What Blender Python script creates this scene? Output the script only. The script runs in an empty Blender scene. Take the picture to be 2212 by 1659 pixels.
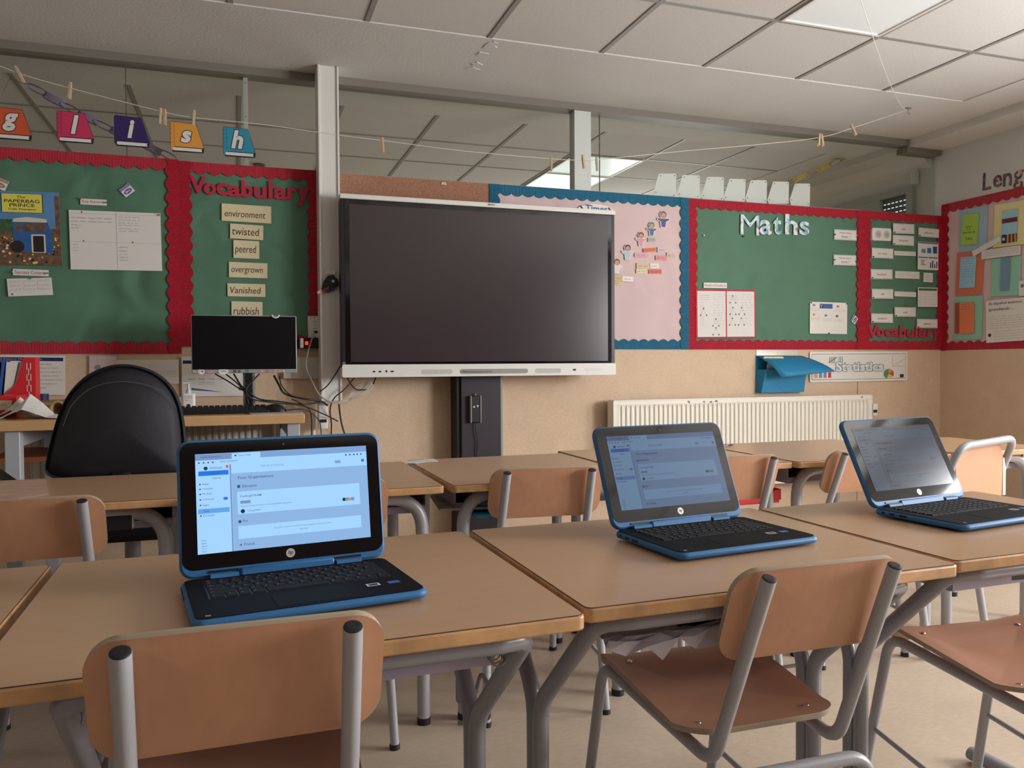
import bpy, math, random
from math import sin, cos, pi, radians, sqrt
from mathutils import Vector, Matrix
random.seed(7)
C = bpy.context.scene.collection
# ------------------------------------------------------------------ camera
FPX = 1720.3
YAW, PITCH, ROLL = radians(18.984), radians(-1.395), radians(-.336)
CAM = Vector((0, 0, 1.055))
_F = Vector((sin(YAW)*cos(PITCH), cos(YAW)*cos(PITCH), sin(PITCH)))
_r = Vector((cos(YAW), -sin(YAW), 0)); _u = _r.cross(_F)
CR = cos(ROLL)*_r + sin(ROLL)*_u
CU = -sin(ROLL)*_r + cos(ROLL)*_u
cam = bpy.data.objects.new('camera', bpy.data.cameras.new('camera')); C.objects.link(cam)
cam.data.sensor_width = 36; cam.data.lens = 36*FPX/2212; cam.data.clip_start = .02; cam.data.clip_end = 200
cam.matrix_world = Matrix(((CR.x, CU.x, -_F.x, CAM.x), (CR.y, CU.y, -_F.y, CAM.y), (CR.z, CU.z, -_F.z, CAM.z), (0, 0, 0, 1)))
bpy.context.scene.camera = cam
# ------------------------------------------------------------------ world, daylight, exposure
sc = bpy.context.scene
sc.view_settings.view_transform = 'Standard'; sc.view_settings.look = 'None'
sc.view_settings.gamma = 1; sc.view_settings.exposure = 0.16; sc.view_settings.use_curve_mapping = False
w = bpy.data.worlds.new('sky'); sc.world = w; w.use_nodes = True
bg = w.node_tree.nodes['Background']; bg.inputs[0].default_value = (.75, .88, 1, 1); bg.inputs[1].default_value = 1.0
def area(name, loc, size, rot, power, col):
    l = bpy.data.lights.new(name, 'AREA'); l.shape = 'RECTANGLE'; l.size, l.size_y = size; l.energy = power; l.color = col
    o = bpy.data.objects.new(name, l); C.objects.link(o); o.location = loc; o.rotation_euler = rot; return o
# daylight entering through the three windows of the right wall, and the neighbouring room's window
DAY = (.985, .985, 1)
for n_, (yc_, pw_) in enumerate(((2.0, 88), (-.05, 215))):
    area('daylight', (4.98, yc_, 1.60), (1.15, 1.3 if n_ == 0 else 1.75), (0, radians(90), 0), pw_, DAY)
area('daylight', (4.82, 8.3, 1.7), (1.2, 2.6), (0, radians(80), 0), 110, (.98, 1, .98))

WY, WX, CZ, TT = 4.5, 4.88, 2.65, .71
def ray(px, py): return (px-1106)*CR + (829.5-py)*CU + FPX*_F
def PX(px, py, ax, v):
    """world point on the plane axis=v that the photograph shows at this pixel"""
    d = ray(px, py); t = (v-CAM[ax])/d[ax]; return CAM + t*d
# ------------------------------------------------------------------ materials
def lin(c):
    r = []
    for x in c[:3]:
        x /= 255.; r.append(x/12.92 if x <= .04045 else ((x+.055)/1.055)**2.4)
    return (r[0], r[1], r[2], 1)
MATS = {}
def mat(name, col, rough=.55, metal=0, noise=None, bump=None, emit=None, spec=.5, grain=None, wave=None, coat=0):
    """noise=(scale,amount) mottling; bump=(scale,strength); grain=(scale vec,amount); wave=(axis,scale,strength); emit=(col,strength)"""
    if name in MATS: return MATS[name]
    m = bpy.data.materials.new(name); m.use_nodes = True; nt = m.node_tree; N = nt.nodes; L = nt.links
    b = N['Principled BSDF']; b.inputs['Base Color'].default_value = lin(col); b.inputs['Roughness'].default_value = rough
    b.inputs['Metallic'].default_value = metal; b.inputs['Specular IOR Level'].default_value = spec
    if coat: b.inputs['Coat Weight'].default_value = coat; b.inputs['Coat Roughness'].default_value = .12
    tc = N.new('ShaderNodeTexCoord')
    last = None
    def mixin(fac_socket, amt):
        nonlocal last
        r = N.new('ShaderNodeValToRGB'); c = lin(col)
        r.color_ramp.elements[0].position = .3; r.color_ramp.elements[1].position = .7
        lo, hi = 1-amt, 1+amt
        if last is None:
            r.color_ramp.elements[0].color = (c[0]*lo, c[1]*lo, c[2]*lo, 1); r.color_ramp.elements[1].color = (min(1, c[0]*hi), min(1, c[1]*hi), min(1, c[2]*hi), 1)
            L.new(fac_socket, r.inputs[0]); last = r.outputs[0]
        else:
            r.color_ramp.elements[0].color = (lo, lo, lo, 1); r.color_ramp.elements[1].color = (1, 1, 1, 1)
            L.new(fac_socket, r.inputs[0]); x = N.new('ShaderNodeMix'); x.data_type = 'RGBA'; x.blend_type = 'MULTIPLY'; x.inputs[0].default_value = 1
            L.new(last, x.inputs[6]); L.new(r.outputs[0], x.inputs[7]); last = x.outputs[2]
    if noise:
        n = N.new('ShaderNodeTexNoise'); n.inputs['Scale'].default_value = noise[0]; n.inputs['Detail'].default_value = 4; L.new(tc.outputs['Object'], n.inputs['Vector']); mixin(n.outputs[0], noise[1])
    if grain:
        mp = N.new('ShaderNodeMapping'); mp.inputs['Scale'].default_value = grain[0]; L.new(tc.outputs['Object'], mp.inputs[0])
        n = N.new('ShaderNodeTexNoise'); n.inputs['Scale'].default_value = 1; n.inputs['Detail'].default_value = 6; L.new(mp.outputs[0], n.inputs['Vector']); mixin(n.outputs[0], grain[1])
    if last is not None: L.new(last, b.inputs['Base Color'])
    if bump:
        n = N.new('ShaderNodeTexNoise'); n.inputs['Scale'].default_value = bump[0]; n.inputs['Detail'].default_value = .5 if 'backing' in name else 3; n.inputs['Distortion'].default_value = 1.2 if 'backing' in name else 0; L.new(tc.outputs['Object'], n.inputs['Vector'])
        bp = N.new('ShaderNodeBump'); bp.inputs['Strength'].default_value = bump[1]; bp.inputs['Distance'].default_value = bump[2] if len(bump) > 2 else .01
        L.new(n.outputs[0], bp.inputs['Height']); L.new(bp.outputs[0], b.inputs['Normal'])
    if wave:
        wv = N.new('ShaderNodeTexWave'); wv.bands_direction = wave[0]; wv.inputs['Scale'].default_value = wave[1]; wv.inputs['Distortion'].default_value = .3
        L.new(tc.outputs['Object'], wv.inputs['Vector'])
        bp = N.new('ShaderNodeBump'); bp.inputs['Strength'].default_value = wave[2]; bp.inputs['Distance'].default_value = .004
        L.new(wv.outputs['Fac'], bp.inputs['Height']); L.new(bp.outputs[0], b.inputs['Normal'])
    if emit: b.inputs['Emission Color'].default_value = lin(emit[0]); b.inputs['Emission Strength'].default_value = emit[1]
    MATS[name] = m; return m
PLASTER = mat('white_plaster', (212, 211, 208), .9, noise=(3, .02), bump=(60, .12))
CEIL = mat('mineral_fibre_tile', (210, 208, 204), .95, noise=(90, .05), bump=(320, .25, .002))
TBAR = mat('ceiling_grid_metal', (150, 148, 145), .6)
RAILM = mat('grey_rail', (128, 122, 113), .6)
PANEL = mat('speckled_fibre_panel', (222, 194, 164), .75, noise=(9, .04), grain=((75, 75, 260), .13), bump=(50, .1))
FLOORM = mat('mottled_vinyl', (196, 178, 156), .42, noise=(4, .07), grain=((40, 70, 1), .13), bump=(20, .03))
BOARDGREEN = mat('green_backing_paper', (84, 124, 100), .75, noise=(3, .04), bump=(3.2, .9, .05))
BOARDPINK = mat('pink_backing_paper', (218, 192, 190), .8, noise=(2, .03), bump=(3, .8, .03))
CORK = mat('cork', (164, 118, 92), .9, noise=(120, .25), bump=(200, .3))
def corr(nm, col, ax): return mat(nm, col, .6, wave=(ax, 46, .9), noise=(8, .05))
RED = {a: corr('red_corrugated_card_'+a.lower(), (196, 28, 52), a) for a in 'XYZ'}
BLUEC = {a: corr('blue_corrugated_card_'+a.lower(), (30, 116, 150), a) for a in 'XYZ'}
REDCUT = mat('red_cut_card', (186, 34, 62), .7, noise=(60, .05))
PAPER = mat('white_paper', (226, 222, 216), .8, noise=(4, .02)); PAPERW = mat('laminated_paper', (232, 228, 220), .25)
CREAM = mat('cream_card', (222, 208, 168), .8, noise=(6, .02)); INK = mat('black_ink', (52, 42, 52), .7); GREYINK = mat('grey_print', (120, 116, 120), .8)
REDINK = mat('red_print', (176, 62, 82), .8); NAVY = mat('navy_print', (30, 36, 92), .6); BLUEINK = mat('blue_print', (62, 96, 160), .7)
PLY = mat('beech_ply', (190, 136, 106), .42, grain=((3, 3, 90), .10), noise=(3, .03))
PLYB = mat('beech_ply_back', (203, 150, 116), .42, grain=((60, 60, 3), .08), noise=(3, .03))
PLYEDGE = mat('ply_edge', (172, 156, 134), .6, grain=((2, 2, 900), .2))
STEEL = mat('grey_powder_coat', (172, 172, 176), .36, metal=.12)
STEELD = mat('darker_grey_powder_coat', (150, 150, 156), .3, metal=.15)
CHROME = mat('bright_steel', (220, 220, 220), .12, metal=1)
BLK = mat('black_plastic', (20, 19, 23), .45); BLKS = mat('black_gloss', (12, 11, 14), .06, spec=.6); RUB = mat('black_rubber', (30, 27, 30), .5)
LAM = mat('beech_laminate', (203, 165, 130), .26, grain=((4, 50, 3), .03), noise=(2, .03), spec=.55)
EDGE = mat('lacquered_edge', (200, 154, 106), .35, grain=((8, 8, 120), .08), noise=(25, .2), coat=.3)
LBLUE = mat('blue_laptop_plastic', (48, 110, 164), .5); KEYM = mat('keycap', (40, 39, 41), .7, spec=.15); DECK = mat('keyboard_deck', (22, 20, 22), .7, spec=.12)
WHITEP = mat('white_plastic', (226, 224, 218), .4); GREYP = mat('grey_plastic', (150, 148, 146), .5); RADM = mat('radiator_enamel', (236, 231, 216), .32)
PEG = mat('peg_wood', (200, 172, 138), .7); STRING = mat('white_string', (214, 206, 196), .7)
# ------------------------------------------------------------------ mesh helpers
def rrect(x0, x1, y0, y1, r, n=5):
    p = []
    for cx, cy, a0 in ((x1-r, y1-r, 0), (x0+r, y1-r, 90), (x0+r, y0+r, 180), (x1-r, y0+r, 270)):
        for i in range(n+1):
            a = radians(a0+90*i/n); p.append((cx+r*cos(a), cy+r*sin(a)))
    return p
def fillet(pts, rad, n=7):
    """polyline with rounded corners; rad is one radius or one per inner point"""
    P = [Vector(p) for p in pts]; out = [P[0]]
    for i in range(1, len(P)-1):
        r = rad[i-1] if isinstance(rad, (list, tuple)) else rad
        a = (P[i-1]-P[i]).normalized(); b = (P[i+1]-P[i]).normalized(); ang = a.angle(b)
        if r <= 0 or ang > 3.1: out.append(P[i]); continue
        t = min(r/math.tan(ang/2), (P[i-1]-P[i]).length*.49 if i > 1 else (P[i-1]-P[i]).length*.95, (P[i+1]-P[i]).length*.49 if i < len(P)-2 else (P[i+1]-P[i]).length*.95)
        s, e = P[i]+a*t, P[i]+b*t
        for k in range(n+1):
            u = k/n; out.append((1-u)**2*s + 2*u*(1-u)*P[i] + u*u*e)
    out.append(P[-1]); return out
def smooth(pts, n=6):
    P = [Vector(p) for p in pts]; Q = [P[0]]+P+[P[-1]]; out = []
    for i in range(1, len(Q)-2):
        for k in range(n):
            t = k/n; a, b, c, d = Q[i-1:i+3]
            out.append(.5*((2*b)+(c-a)*t+(2*a-5*b+4*c-d)*t*t+(3*b-a-3*c+d)*t**3))
    out.append(P[-1]); return out
class MB:
    def __init__(s, *mats): s.v, s.f, s.mi, s.mats, s.M = [], [], [], list(mats), Matrix()
    def slot(s, m):
        if m not in s.mats: s.mats.append(m)
        return s.mats.index(m)
    def add(s, vs, fs, m=None):
        o = len(s.v); k = s.slot(m) if m else 0
        s.v += [s.M @ Vector(v) for v in vs]; s.f += [tuple(o+i for i in f) for f in fs]; s.mi += [k]*len(fs); return s
    def box(s, x0, x1, y0, y1, z0, z1, m=None):
        return s.add([(x0, y0, z0), (x1, y0, z0), (x1, y1, z0), (x0, y1, z0), (x0, y0, z1), (x1, y0, z1), (x1, y1, z1), (x0, y1, z1)],
                     [(0, 3, 2, 1), (4, 5, 6, 7), (0, 1, 5, 4), (1, 2, 6, 5), (2, 3, 7, 6), (3, 0, 4, 7)], m)
    def prism(s, out, z0, z1, m=None, ax='z'):
        """outline in the first two local axes, extruded along the third"""
        n = len(out)
        conv = {'z': lambda a, b, c: (a, b, c), 'y': lambda a, b, c: (a, c, b), 'x': lambda a, b, c: (c, a, b)}[ax]
        vs = [conv(a, b, z0) for a, b in out]+[conv(a, b, z1) for a, b in out]
        fs = [tuple(range(n-1, -1, -1)), tuple(range(n, 2*n))]+[(i, (i+1) % n, n+(i+1) % n, n+i) for i in range(n)]
        if ax == 'y': fs = [tuple(reversed(f)) for f in fs]
        return s.add(vs, fs, m)
    def grid(s, rows, m=None, thick=None):
        """rows of points; optional thickness vector function"""
        R, K = len(rows), len(rows[0]); vs = [p for r in rows for p in r]
        fs = [(i*K+j, i*K+j+1, (i+1)*K+j+1, (i+1)*K+j) for i in range(R-1) for j in range(K-1)]
        return s.add(vs, fs, m)
    def tube(s, pts, r, seg=12, m=None, closed=False, caps=True, flat=1, capmat=None):
        P = [Vector(p) for p in pts]; n = len(P); rings = []; prev = None
        for i in range(n):
            if closed: t = (P[(i+1) % n]-P[i-1]).normalized()
            else: t = (P[min(i+1, n-1)]-P[max(i-1, 0)]).normalized()
            if prev is None:
                a = Vector((0, 0, 1)) if abs(t.z) < .9 else Vector((1, 0, 0)); nx = t.cross(a).normalized()
            else: nx = (prev - t*prev.dot(t)).normalized()
            prev = nx; ny = t.cross(nx); rr = r[i] if isinstance(r, (list, tuple)) else r
            rings.append([P[i]+nx*rr*cos(2*pi*k/seg)+ny*rr*flat*sin(2*pi*k/seg) for k in range(seg)])
        vs = [v for ring in rings for v in ring]; fs = []
        for i in range(n if closed else n-1):
            j = (i+1) % n
            for k in range(seg): fs.append((i*seg+k, i*seg+(k+1) % seg, j*seg+(k+1) % seg, j*seg+k))
        s.add(vs, fs, m)
        if caps and not closed:
            s.add(rings[0], [tuple(range(seg-1, -1, -1))], capmat or m); s.add(rings[-1], [tuple(range(seg))], capmat or m)
        return s
    def lathe(s, prof, seg=20, m=None, c=(0, 0, 0)):
        vs = []; fs = []
        for r, z in prof:
            vs += [(c[0]+r*cos(2*pi*k/seg), c[1]+r*sin(2*pi*k/seg), c[2]+z) for k in range(seg)]
        for i in range(len(prof)-1):
            for k in range(seg): fs.append((i*seg+k, i*seg+(k+1) % seg, (i+1)*seg+(k+1) % seg, (i+1)*seg+k))
        fs.append(tuple(range(seg-1, -1, -1))); fs.append(tuple(range((len(prof)-1)*seg, len(prof)*seg)))
        return s.add(vs, fs, m)
    def disc(s, cx, cy, r, z, m=None, n=18, ry=None):
        return s.add([(cx+r*cos(2*pi*k/n), cy+(ry or r)*sin(2*pi*k/n), z) for k in range(n)], [tuple(range(n))], m)
    def quad(s, x0, x1, y0, y1, z, m=None): return s.add([(x0, y0, z), (x1, y0, z), (x1, y1, z), (x0, y1, z)], [(0, 1, 2, 3)], m)
    def line(s, a, b, wd, z, m=None):
        a = Vector(a); b = Vector(b); d = (b-a).normalized(); n = Vector((-d.y, d.x))*wd/2
        return s.add([(a.x-n.x, a.y-n.y, z), (b.x-n.x, b.y-n.y, z), (b.x+n.x, b.y+n.y, z), (a.x+n.x, a.y+n.y, z)], [(0, 1, 2, 3)], m)
    def text(s, t, x, y, wd, ht, z, m=None, depth=0, bold=0, shear=0, fit=True, align='L'):
        """lettering in the local xy plane; the block is scaled to the given width and cap height box"""
        vs, fs, (x0, x1, y0, y1) = glyphs(t, depth, bold, shear)
        sx = wd/max(1e-6, x1-x0) if wd else None; sy = ht/max(1e-6, y1-y0) if ht else None
        if sx is None: sx = sy
        if sy is None: sy = sx
        s.add([((vx-x0)*sx+x, (vy-y0)*sy+y, z+vz) for vx, vy, vz in vs], fs, m); return s
    def build(s, name, parent=None, smooth=False, bevel=0, matrix=None, ang=38, hide=False):
        me = bpy.data.meshes.new(name); me.from_pydata([tuple(v) for v in s.v], [], s.f)
        for m in s.mats: me.materials.append(m)
        me.polygons.foreach_set('material_index', s.mi)
        if smooth: me.shade_smooth(); me.set_sharp_from_angle(angle=radians(ang))
        me.update(); o = bpy.data.objects.new(name, me); C.objects.link(o)
        if parent: o.parent = parent
        if matrix is not None: o.matrix_world = matrix
        if bevel:
            b = o.modifiers.new('bevel', 'BEVEL'); b.width = bevel; b.segments = 2; b.limit_method = 'ANGLE'; b.angle_limit = radians(35)
            if not smooth: me.shade_smooth(); me.set_sharp_from_angle(angle=radians(50))
        return o
_G = {}
def glyphs(t, depth=0, bold=0, shear=0):
    k = (t, depth, bold, shear)
    if k in _G: return _G[k]
    cu = bpy.data.curves.new('t', 'FONT'); cu.body = t; cu.size = 1; cu.offset = bold; cu.extrude = depth; cu.shear = shear; cu.resolution_u = 3; cu.fill_mode = 'BOTH' if depth else 'FRONT'
    o = bpy.data.objects.new('t', cu); me = bpy.data.meshes.new_from_object(o)
    vs = [tuple(v.co) for v in me.vertices]; fs = [tuple(p.vertices) for p in me.polygons]
    if not vs: vs = [(0, 0, 0), (1, 0, 0), (1, 1, 0)]; fs = [(0, 1, 2)]
    bb = (min(v[0] for v in vs), max(v[0] for v in vs), min(v[1] for v in vs), max(v[1] for v in vs))
    bpy.data.objects.remove(o); bpy.data.curves.remove(cu); bpy.data.meshes.remove(me)
    _G[k] = (vs, fs, bb); return _G[k]
def tag(o, label, cat, group=None, kind=None):
    if label: o['label'] = label
    if cat: o['category'] = cat
    if group: o['group'] = group
    if kind: o['kind'] = kind
    return o
def thing(name, label, cat, loc=(0, 0, 0), rz=0, group=None):
    o = bpy.data.objects.new(name, None); C.objects.link(o); o.location = loc; o.rotation_euler = (0, 0, rz); o.empty_display_size = .05
    return tag(o, label, cat, group)
def struct(o): o['kind'] = 'structure'; return o
def copy_tree(o, parent=None):
    c = o.copy(); C.objects.link(c)
    if parent: c.parent = parent
    for ch in list(o.children): copy_tree(ch, c)
    return c
# ------------------------------------------------------------------ the room
mb = MB(FLOORM); mb.box(-4, 5, -4, 10, -.1, 0); struct(mb.build('floor'))
# lower half of the dividing wall, in speckled panel
mb = MB(PANEL); mb.box(-4, WX, WY, WY+.1, 0, 2.11); struct(mb.build('wall_back'))
mb = MB(PLASTER); mb.box(-4.1, -4, -4, 10, 0, 2.8); struct(mb.build('wall_left'))
mb = MB(PLASTER); mb.box(-4, 5, -4.1, -4, 0, 2.8); struct(mb.build('wall_front'))
mb = MB(mat('dark_reflection_panel', (84, 52, 46), .6, noise=(3, .2))); mb.box(-4, WX, -4, -3.97, 0, 2.15); struct(mb.build('trim_10'))  # unseen dark panel, added to darken the lower part of the big screen's reflection
mb = MB(PLASTER); mb.box(-4, 5, 10, 10.1, 0, 2.8); struct(mb.build('wall_far'))
# right wall with its three window openings (toward the camera) and a panelled lower half
mb = MB(PLASTER); ys = [-4, -.95, .85, 1.35, 2.65, 10]
mb.box(WX, 5, -4, 10, 0, 1.0); mb.box(WX, 5, -4, 10, 2.2, 2.8)
for i in range(0, 6, 2): mb.box(WX, 5, ys[i], ys[i+1], 1.0, 2.2)
struct(mb.build('wall_right'))
mb = MB(PANEL); mb.box(WX-.012, WX, 2.9, WY, 0, 1.14); struct(mb.build('trim_1'))
for i in (1, 3):
    mb = MB(WHITEP); a, b = ys[i], ys[i+1]
    for y in (a, (a+b)/2-.025, b-.05): mb.box(4.9, 4.95, y, y+.05, 1.0, 2.2)
    mb.box(4.9, 4.95, a, b, 1.0, 1.05); mb.box(4.9, 4.95, a, b, 2.15, 2.2); struct(mb.build('window_%d' % (2+i//2)))
# ceiling: plaster margins, tile field and its metal grid
XL = [.585-1.8-.6*k for k in range(4, -1, -1)]+[-.585, .02, .59, 1.187, 1.79, 2.398, 3.0, 3.616, 4.228]
XL = sorted(set(round(x, 3) for x in XL if x < -.6))+[-.615, -.01, .59, 1.187, 1.79, 2.398, 3.0, 3.616, 4.228]
YL = [3.755-.605*k for k in range(12, -1, -1)]
mb = MB(PLASTER); mb.box(-4, 5, 3.755, 4.62, CZ, CZ+.1); mb.box(4.228, 5, -4, 3.755, CZ, CZ+.1); mb.box(4.57, WX, -4, 4.5, CZ-.052, CZ); mb.box(4.57, WX, 4.5, 10, CZ-.052, CZ)

mb.box(-4, 5, 4.62, 5.0, CZ, CZ+.1); mb.box(4.27, 5, 5.0, 10, CZ, CZ+.1); mb.prism([(WX, 2.5), (WX-.05, 2.53), (WX-.09, 2.6), (WX, 2.6)], 4.6, 10, ax='y')
mb.box(-4, 4.228, -4, 3.755, CZ+.006, CZ+.1, CEIL); mb.box(-4, 4.27, 5.0, 10, CZ+.006, CZ+.1, CEIL)
r_ = random.Random(11)
for px, py, rr in ((1058, 100, .05), (1045, 118, .045), (1030, 138, .035), (1020, 150, .045), (1066, 94, .03)):
    p = PX(px, py, 2, CZ-.001); mb.prism([(p.x+rr*r_.uniform(.5, 1.1)*cos(a), p.y+rr*r_.uniform(.4, .9)*sin(a)) for a in [2*pi*k/11 for k in range(11)]], CZ-r_.uniform(.002, .004), CZ)
struct(mb.build('ceiling'))
GRIDB = mat('ceiling_grid_shadow_line', (132, 128, 122), .8)  # dark strip along one side of the lengthwise bars, a painted-in shadow line
def gridmesh(xs, ys, x0, x1, y0, y1):
    g = MB(TBAR, GRIDB)
    for x in xs: g.box(x-.012, x+.012, y0, y1, CZ+.0025, CZ+.008); g.box(x-.016, x-.012, y0, y1, CZ+.004, CZ+.008, GRIDB)
    for y in ys: g.box(x0, x1, y-.012, y+.012, CZ+.003, CZ+.008)
    return g
struct(gridmesh([x for x in XL if x < 4.2], YL[:-1], -4, 4.228, -4, 3.755).build('trim_2'))
XA = [-1.15-.6*k for k in range(4, 0, -1)]+[-1.15, -.565, .03, .632, 1.235, 1.838, 2.425, 3.045, 3.64]
struct(gridmesh(XA, [5.596, 6.2, 6.8, 7.4, 8.0, 8.6, 9.2], -4, 4.27, 5.0, 10).build('trim_3'))
# top rail of the glazed screen, stepping down under the side bulkhead
mb = MB(RAILM); mb.box(-4, 4.575, WY, WY+.1, CZ-.042, CZ-.0005); mb.box(4.55, 4.865, WY, WY+.1, CZ-.09, CZ-.0525); struct(mb.build('trim_4'))
mb = MB(GREYP); mb.box(-4, 4.86, WY+.0, WY+.1, 2.11, 2.122); struct(mb.build('trim_5'))
# glazing
GL = bpy.data.materials.new('clear_glass'); GL.use_nodes = True; nt = GL.node_tree; nt.nodes.clear()
o_ = nt.nodes.new('ShaderNodeOutputMaterial'); mx = nt.nodes.new('ShaderNodeMixShader'); tr = nt.nodes.new('ShaderNodeBsdfTransparent'); gl = nt.nodes.new('ShaderNodeBsdfGlossy'); fr = nt.nodes.new('ShaderNodeFresnel')
fr.inputs[0].default_value = 1.25; gl.inputs['Roughness'].default_value = 0; gl.inputs['Color'].default_value = (.8, .85, .82, 1); tr.inputs[0].default_value = (.87, .89, .87, 1)
nt.links.new(fr.outputs[0], mx.inputs[0]); nt.links.new(tr.outputs[0], mx.inputs[1]); nt.links.new(gl.outputs[0], mx.inputs[2]); nt.links.new(mx.outputs[0], o_.inputs[0])
mb = MB(GL); mb.add([(-4, WY+.05, 2.12), (4.86, WY+.05, 2.12), (4.86, WY+.05, CZ-.04), (-4, WY+.05, CZ-.04)], [(0, 1, 2, 3)])
win = struct(mb.build('window_1'))
FR = mat('screen_post_white', (206, 212, 206), .5); SEAM = mat('glass_joint', (84, 84, 80), .6)
mb = MB(FR); mb.box(1.966, 2.076, WY+.012, WY+.088, 2.122, CZ-.042); struct(mb.build('trim_6'))
mb = MB(FR); mb.box(.047, .071, WY+.054, WY+.08, 2.122, CZ-.042)
for z in (2.2, 2.4, 2.58): mb.M = Matrix.Translation((.059, WY+.0535, z)) @ Matrix.Rotation(radians(90), 4, 'X'); mb.disc(0, 0, .003, 0, SEAM, 8)
mb.M = Matrix(); struct(mb.build('trim_7'))
mb = MB(SEAM)
for x in (PX(272, 200, 1, WY+.05).x, PX(1295, 300, 1, WY+.05).x): mb.box(x-.002, x+.002, WY+.046, WY+.054, 2.12, CZ-.04)
struct(mb.build('trim_8'))
mb = MB(mat('panel_seam', (70, 56, 44), .8)); x = PX(1852, 837, 1, WY).x; mb.box(x-.0015, x+.0015, WY-.0012, WY, 0, 1.13); struct(mb.build('trim_9'))
# the neighbouring room's shuttered window and pipe on the same outer wall
mb = MB(mat('adjacent_frame', (160, 165, 158), .5), mat('shutter_slat', (88, 92, 90), .6), mat('daylight_slit', (255, 255, 255), 1, emit=((240, 250, 255), 1.2)))
mb.box(WX-.04, WX, 4.80, 7.6, 2.346, 2.39); mb.box(WX-.04, WX, 4.74, 4.80, 1.0, 2.39); mb.box(WX-.04, WX, 5.06, 5.2, 1.0, 2.345); mb.box(WX-.04, WX, 5.201, 7.6, 2.28, 2.345)
mb.box(WX-.012, WX-.004, 4.8, 7.6, 1.0, 2.345, mb.mats[1])
for z in (2.30, 2.262, 2.224, 2.186, 2.148):
    for k in range(6): mb.box(WX-.016, WX-.012, 4.825+.04*k, 4.845+.04*k, z, z+.004, mb.mats[2])
struct(mb.build('window_4'))
mb = MB(FR); mb.box(WX-.05, WX-.01, 4.705, 4.745, 2.40, 2.56); tag(mb.build('cable_trunking_box', bevel=.004), 'short white vertical box above shuttered window beyond the glass screen', 'trunking')
# --- lights in the ceiling
def ceiling_light(x0, x1, y0, y1, label, em, strength):
    t = thing('ceiling_light', label, 'ceiling light', ((x0+x1)/2, (y0+y1)/2, CZ), group=None); hx, hy = (x1-x0)/2, (y1-y0)/2
    f = MB(WHITEP)
    for a in ((-hx, hx, -hy, -hy+.014), (-hx, hx, hy-.014, hy), (-hx, -hx+.014, -hy+.014, hy-.014), (hx-.014, hx, -hy+.014, hy-.014)): f.box(*a, -.004, .006)
    f.build('frame', t)
    d = MB(mat('diffuser_%d' % int(strength*100), (232, 238, 238), .25, emit=(em, strength))); d.box(-hx+.014, hx-.014, -hy+.014, hy-.014, .001, .0055); d.build('diffuser', t)
    return t
ceiling_light(2.412, 2.986, 1.95, 3.135, 'flat opal ceiling light panel above the right-hand laptop, at top edge of view', (232, 240, 244), .10)
ceiling_light(2.44, 3.03, 5.61, 6.19, 'dimmer square opal light panel seen through glass beside white post', (214, 236, 232), .45)
ceiling_light(2.44, 3.03, 6.21, 6.79, 'brightest square light panel low behind glass, left of white post', (222, 244, 240), .85)
# column trunking left of the screen
cx0, cx1 = .423, .526
mb = MB(WHITEP); zb = .865; mb.box(cx0, cx1, 4.36, 4.5, zb, CZ); mb.box(cx0-.004, cx0+.008, 4.352, 4.5, zb, CZ); mb.box(cx1-.008, cx1+.003, 4.352, 4.5, zb, CZ)
tag(mb.build('cable_trunking_column', bevel=.002), 'tall white metal trunking column left of the big black screen', 'trunking')
# ------------------------------------------------------------------ wall cards
def frame(TL, TR, BL, pl='y', off=.012):
    """orthonormal frame of a flat sheet on the back wall (pl='y') or right wall (pl='x')"""
    ax, v = (1, WY-off) if pl == 'y' else (0, WX-off)
    a, b, c = PX(*TL, ax, v), PX(*TR, ax, v), PX(*BL, ax, v)
    ex = (b-a).normalized(); up = (a-c); ez = Vector((0, -1, 0)) if pl == 'y' else Vector((-1, 0, 0))
    ey = ez.cross(ex).normalized(); W, H = (b-a).length, up.dot(ey)
    o = a-ey*H
    return Matrix(((ex.x, ey.x, ez.x, o.x), (ex.y, ey.y, ez.y, o.y), (ex.z, ey.z, ez.z, o.z), (0, 0, 0, 1))), W, H
def card(name, label, cat, TL, TR, BL, m, draw=None, pl='y', off=.012, group=None, t=.0012, pins=None):
    M, W, H = frame(TL, TR, BL, pl, off); mb = MB(m); mb.box(0, W, 0, H, 0, t)
    if draw: draw(mb, W, H, t+.0004)
    o = mb.build(name, matrix=M); tag(o, label, cat, group)
    if pins:
        for (u, v, pm) in pins:
            p = MB(pm); p.M = Matrix.Translation((u*W, v*H, t)); p.lathe([(.0035, 0), (.002, .003), (.0045, .007), (.004, .009)], 10)
            q = p.build('pin', o, smooth=True)
    return o
PINR = mat('red_pin', (190, 40, 40), .3); PING = mat('green_pin', (40, 150, 110), .3); PINK_ = mat('black_pin', (20, 30, 26), .3); PINW = mat('pale_pin', (226, 214, 160), .3)
def scribble(mb, x0, x1, ys, z, m, h=.004, seed=1, gap=.3):
    r = random.Random(seed)
    for y in ys:
        x = x0
        while x < x1-.002:
            wl = min(x1-x, r.uniform(.6, 2.2)*h*2.4)
            n = max(2, int(wl/(h*.55)))
            for k in range(n):
                a = x+wl*k/n; mb.line((a, y+r.uniform(0, h*.3)), (a+wl/n*.9, y+h*r.uniform(.5, 1)), h*.17, z, m)
            x += wl+h*r.uniform(.5, 1+gap)
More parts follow.
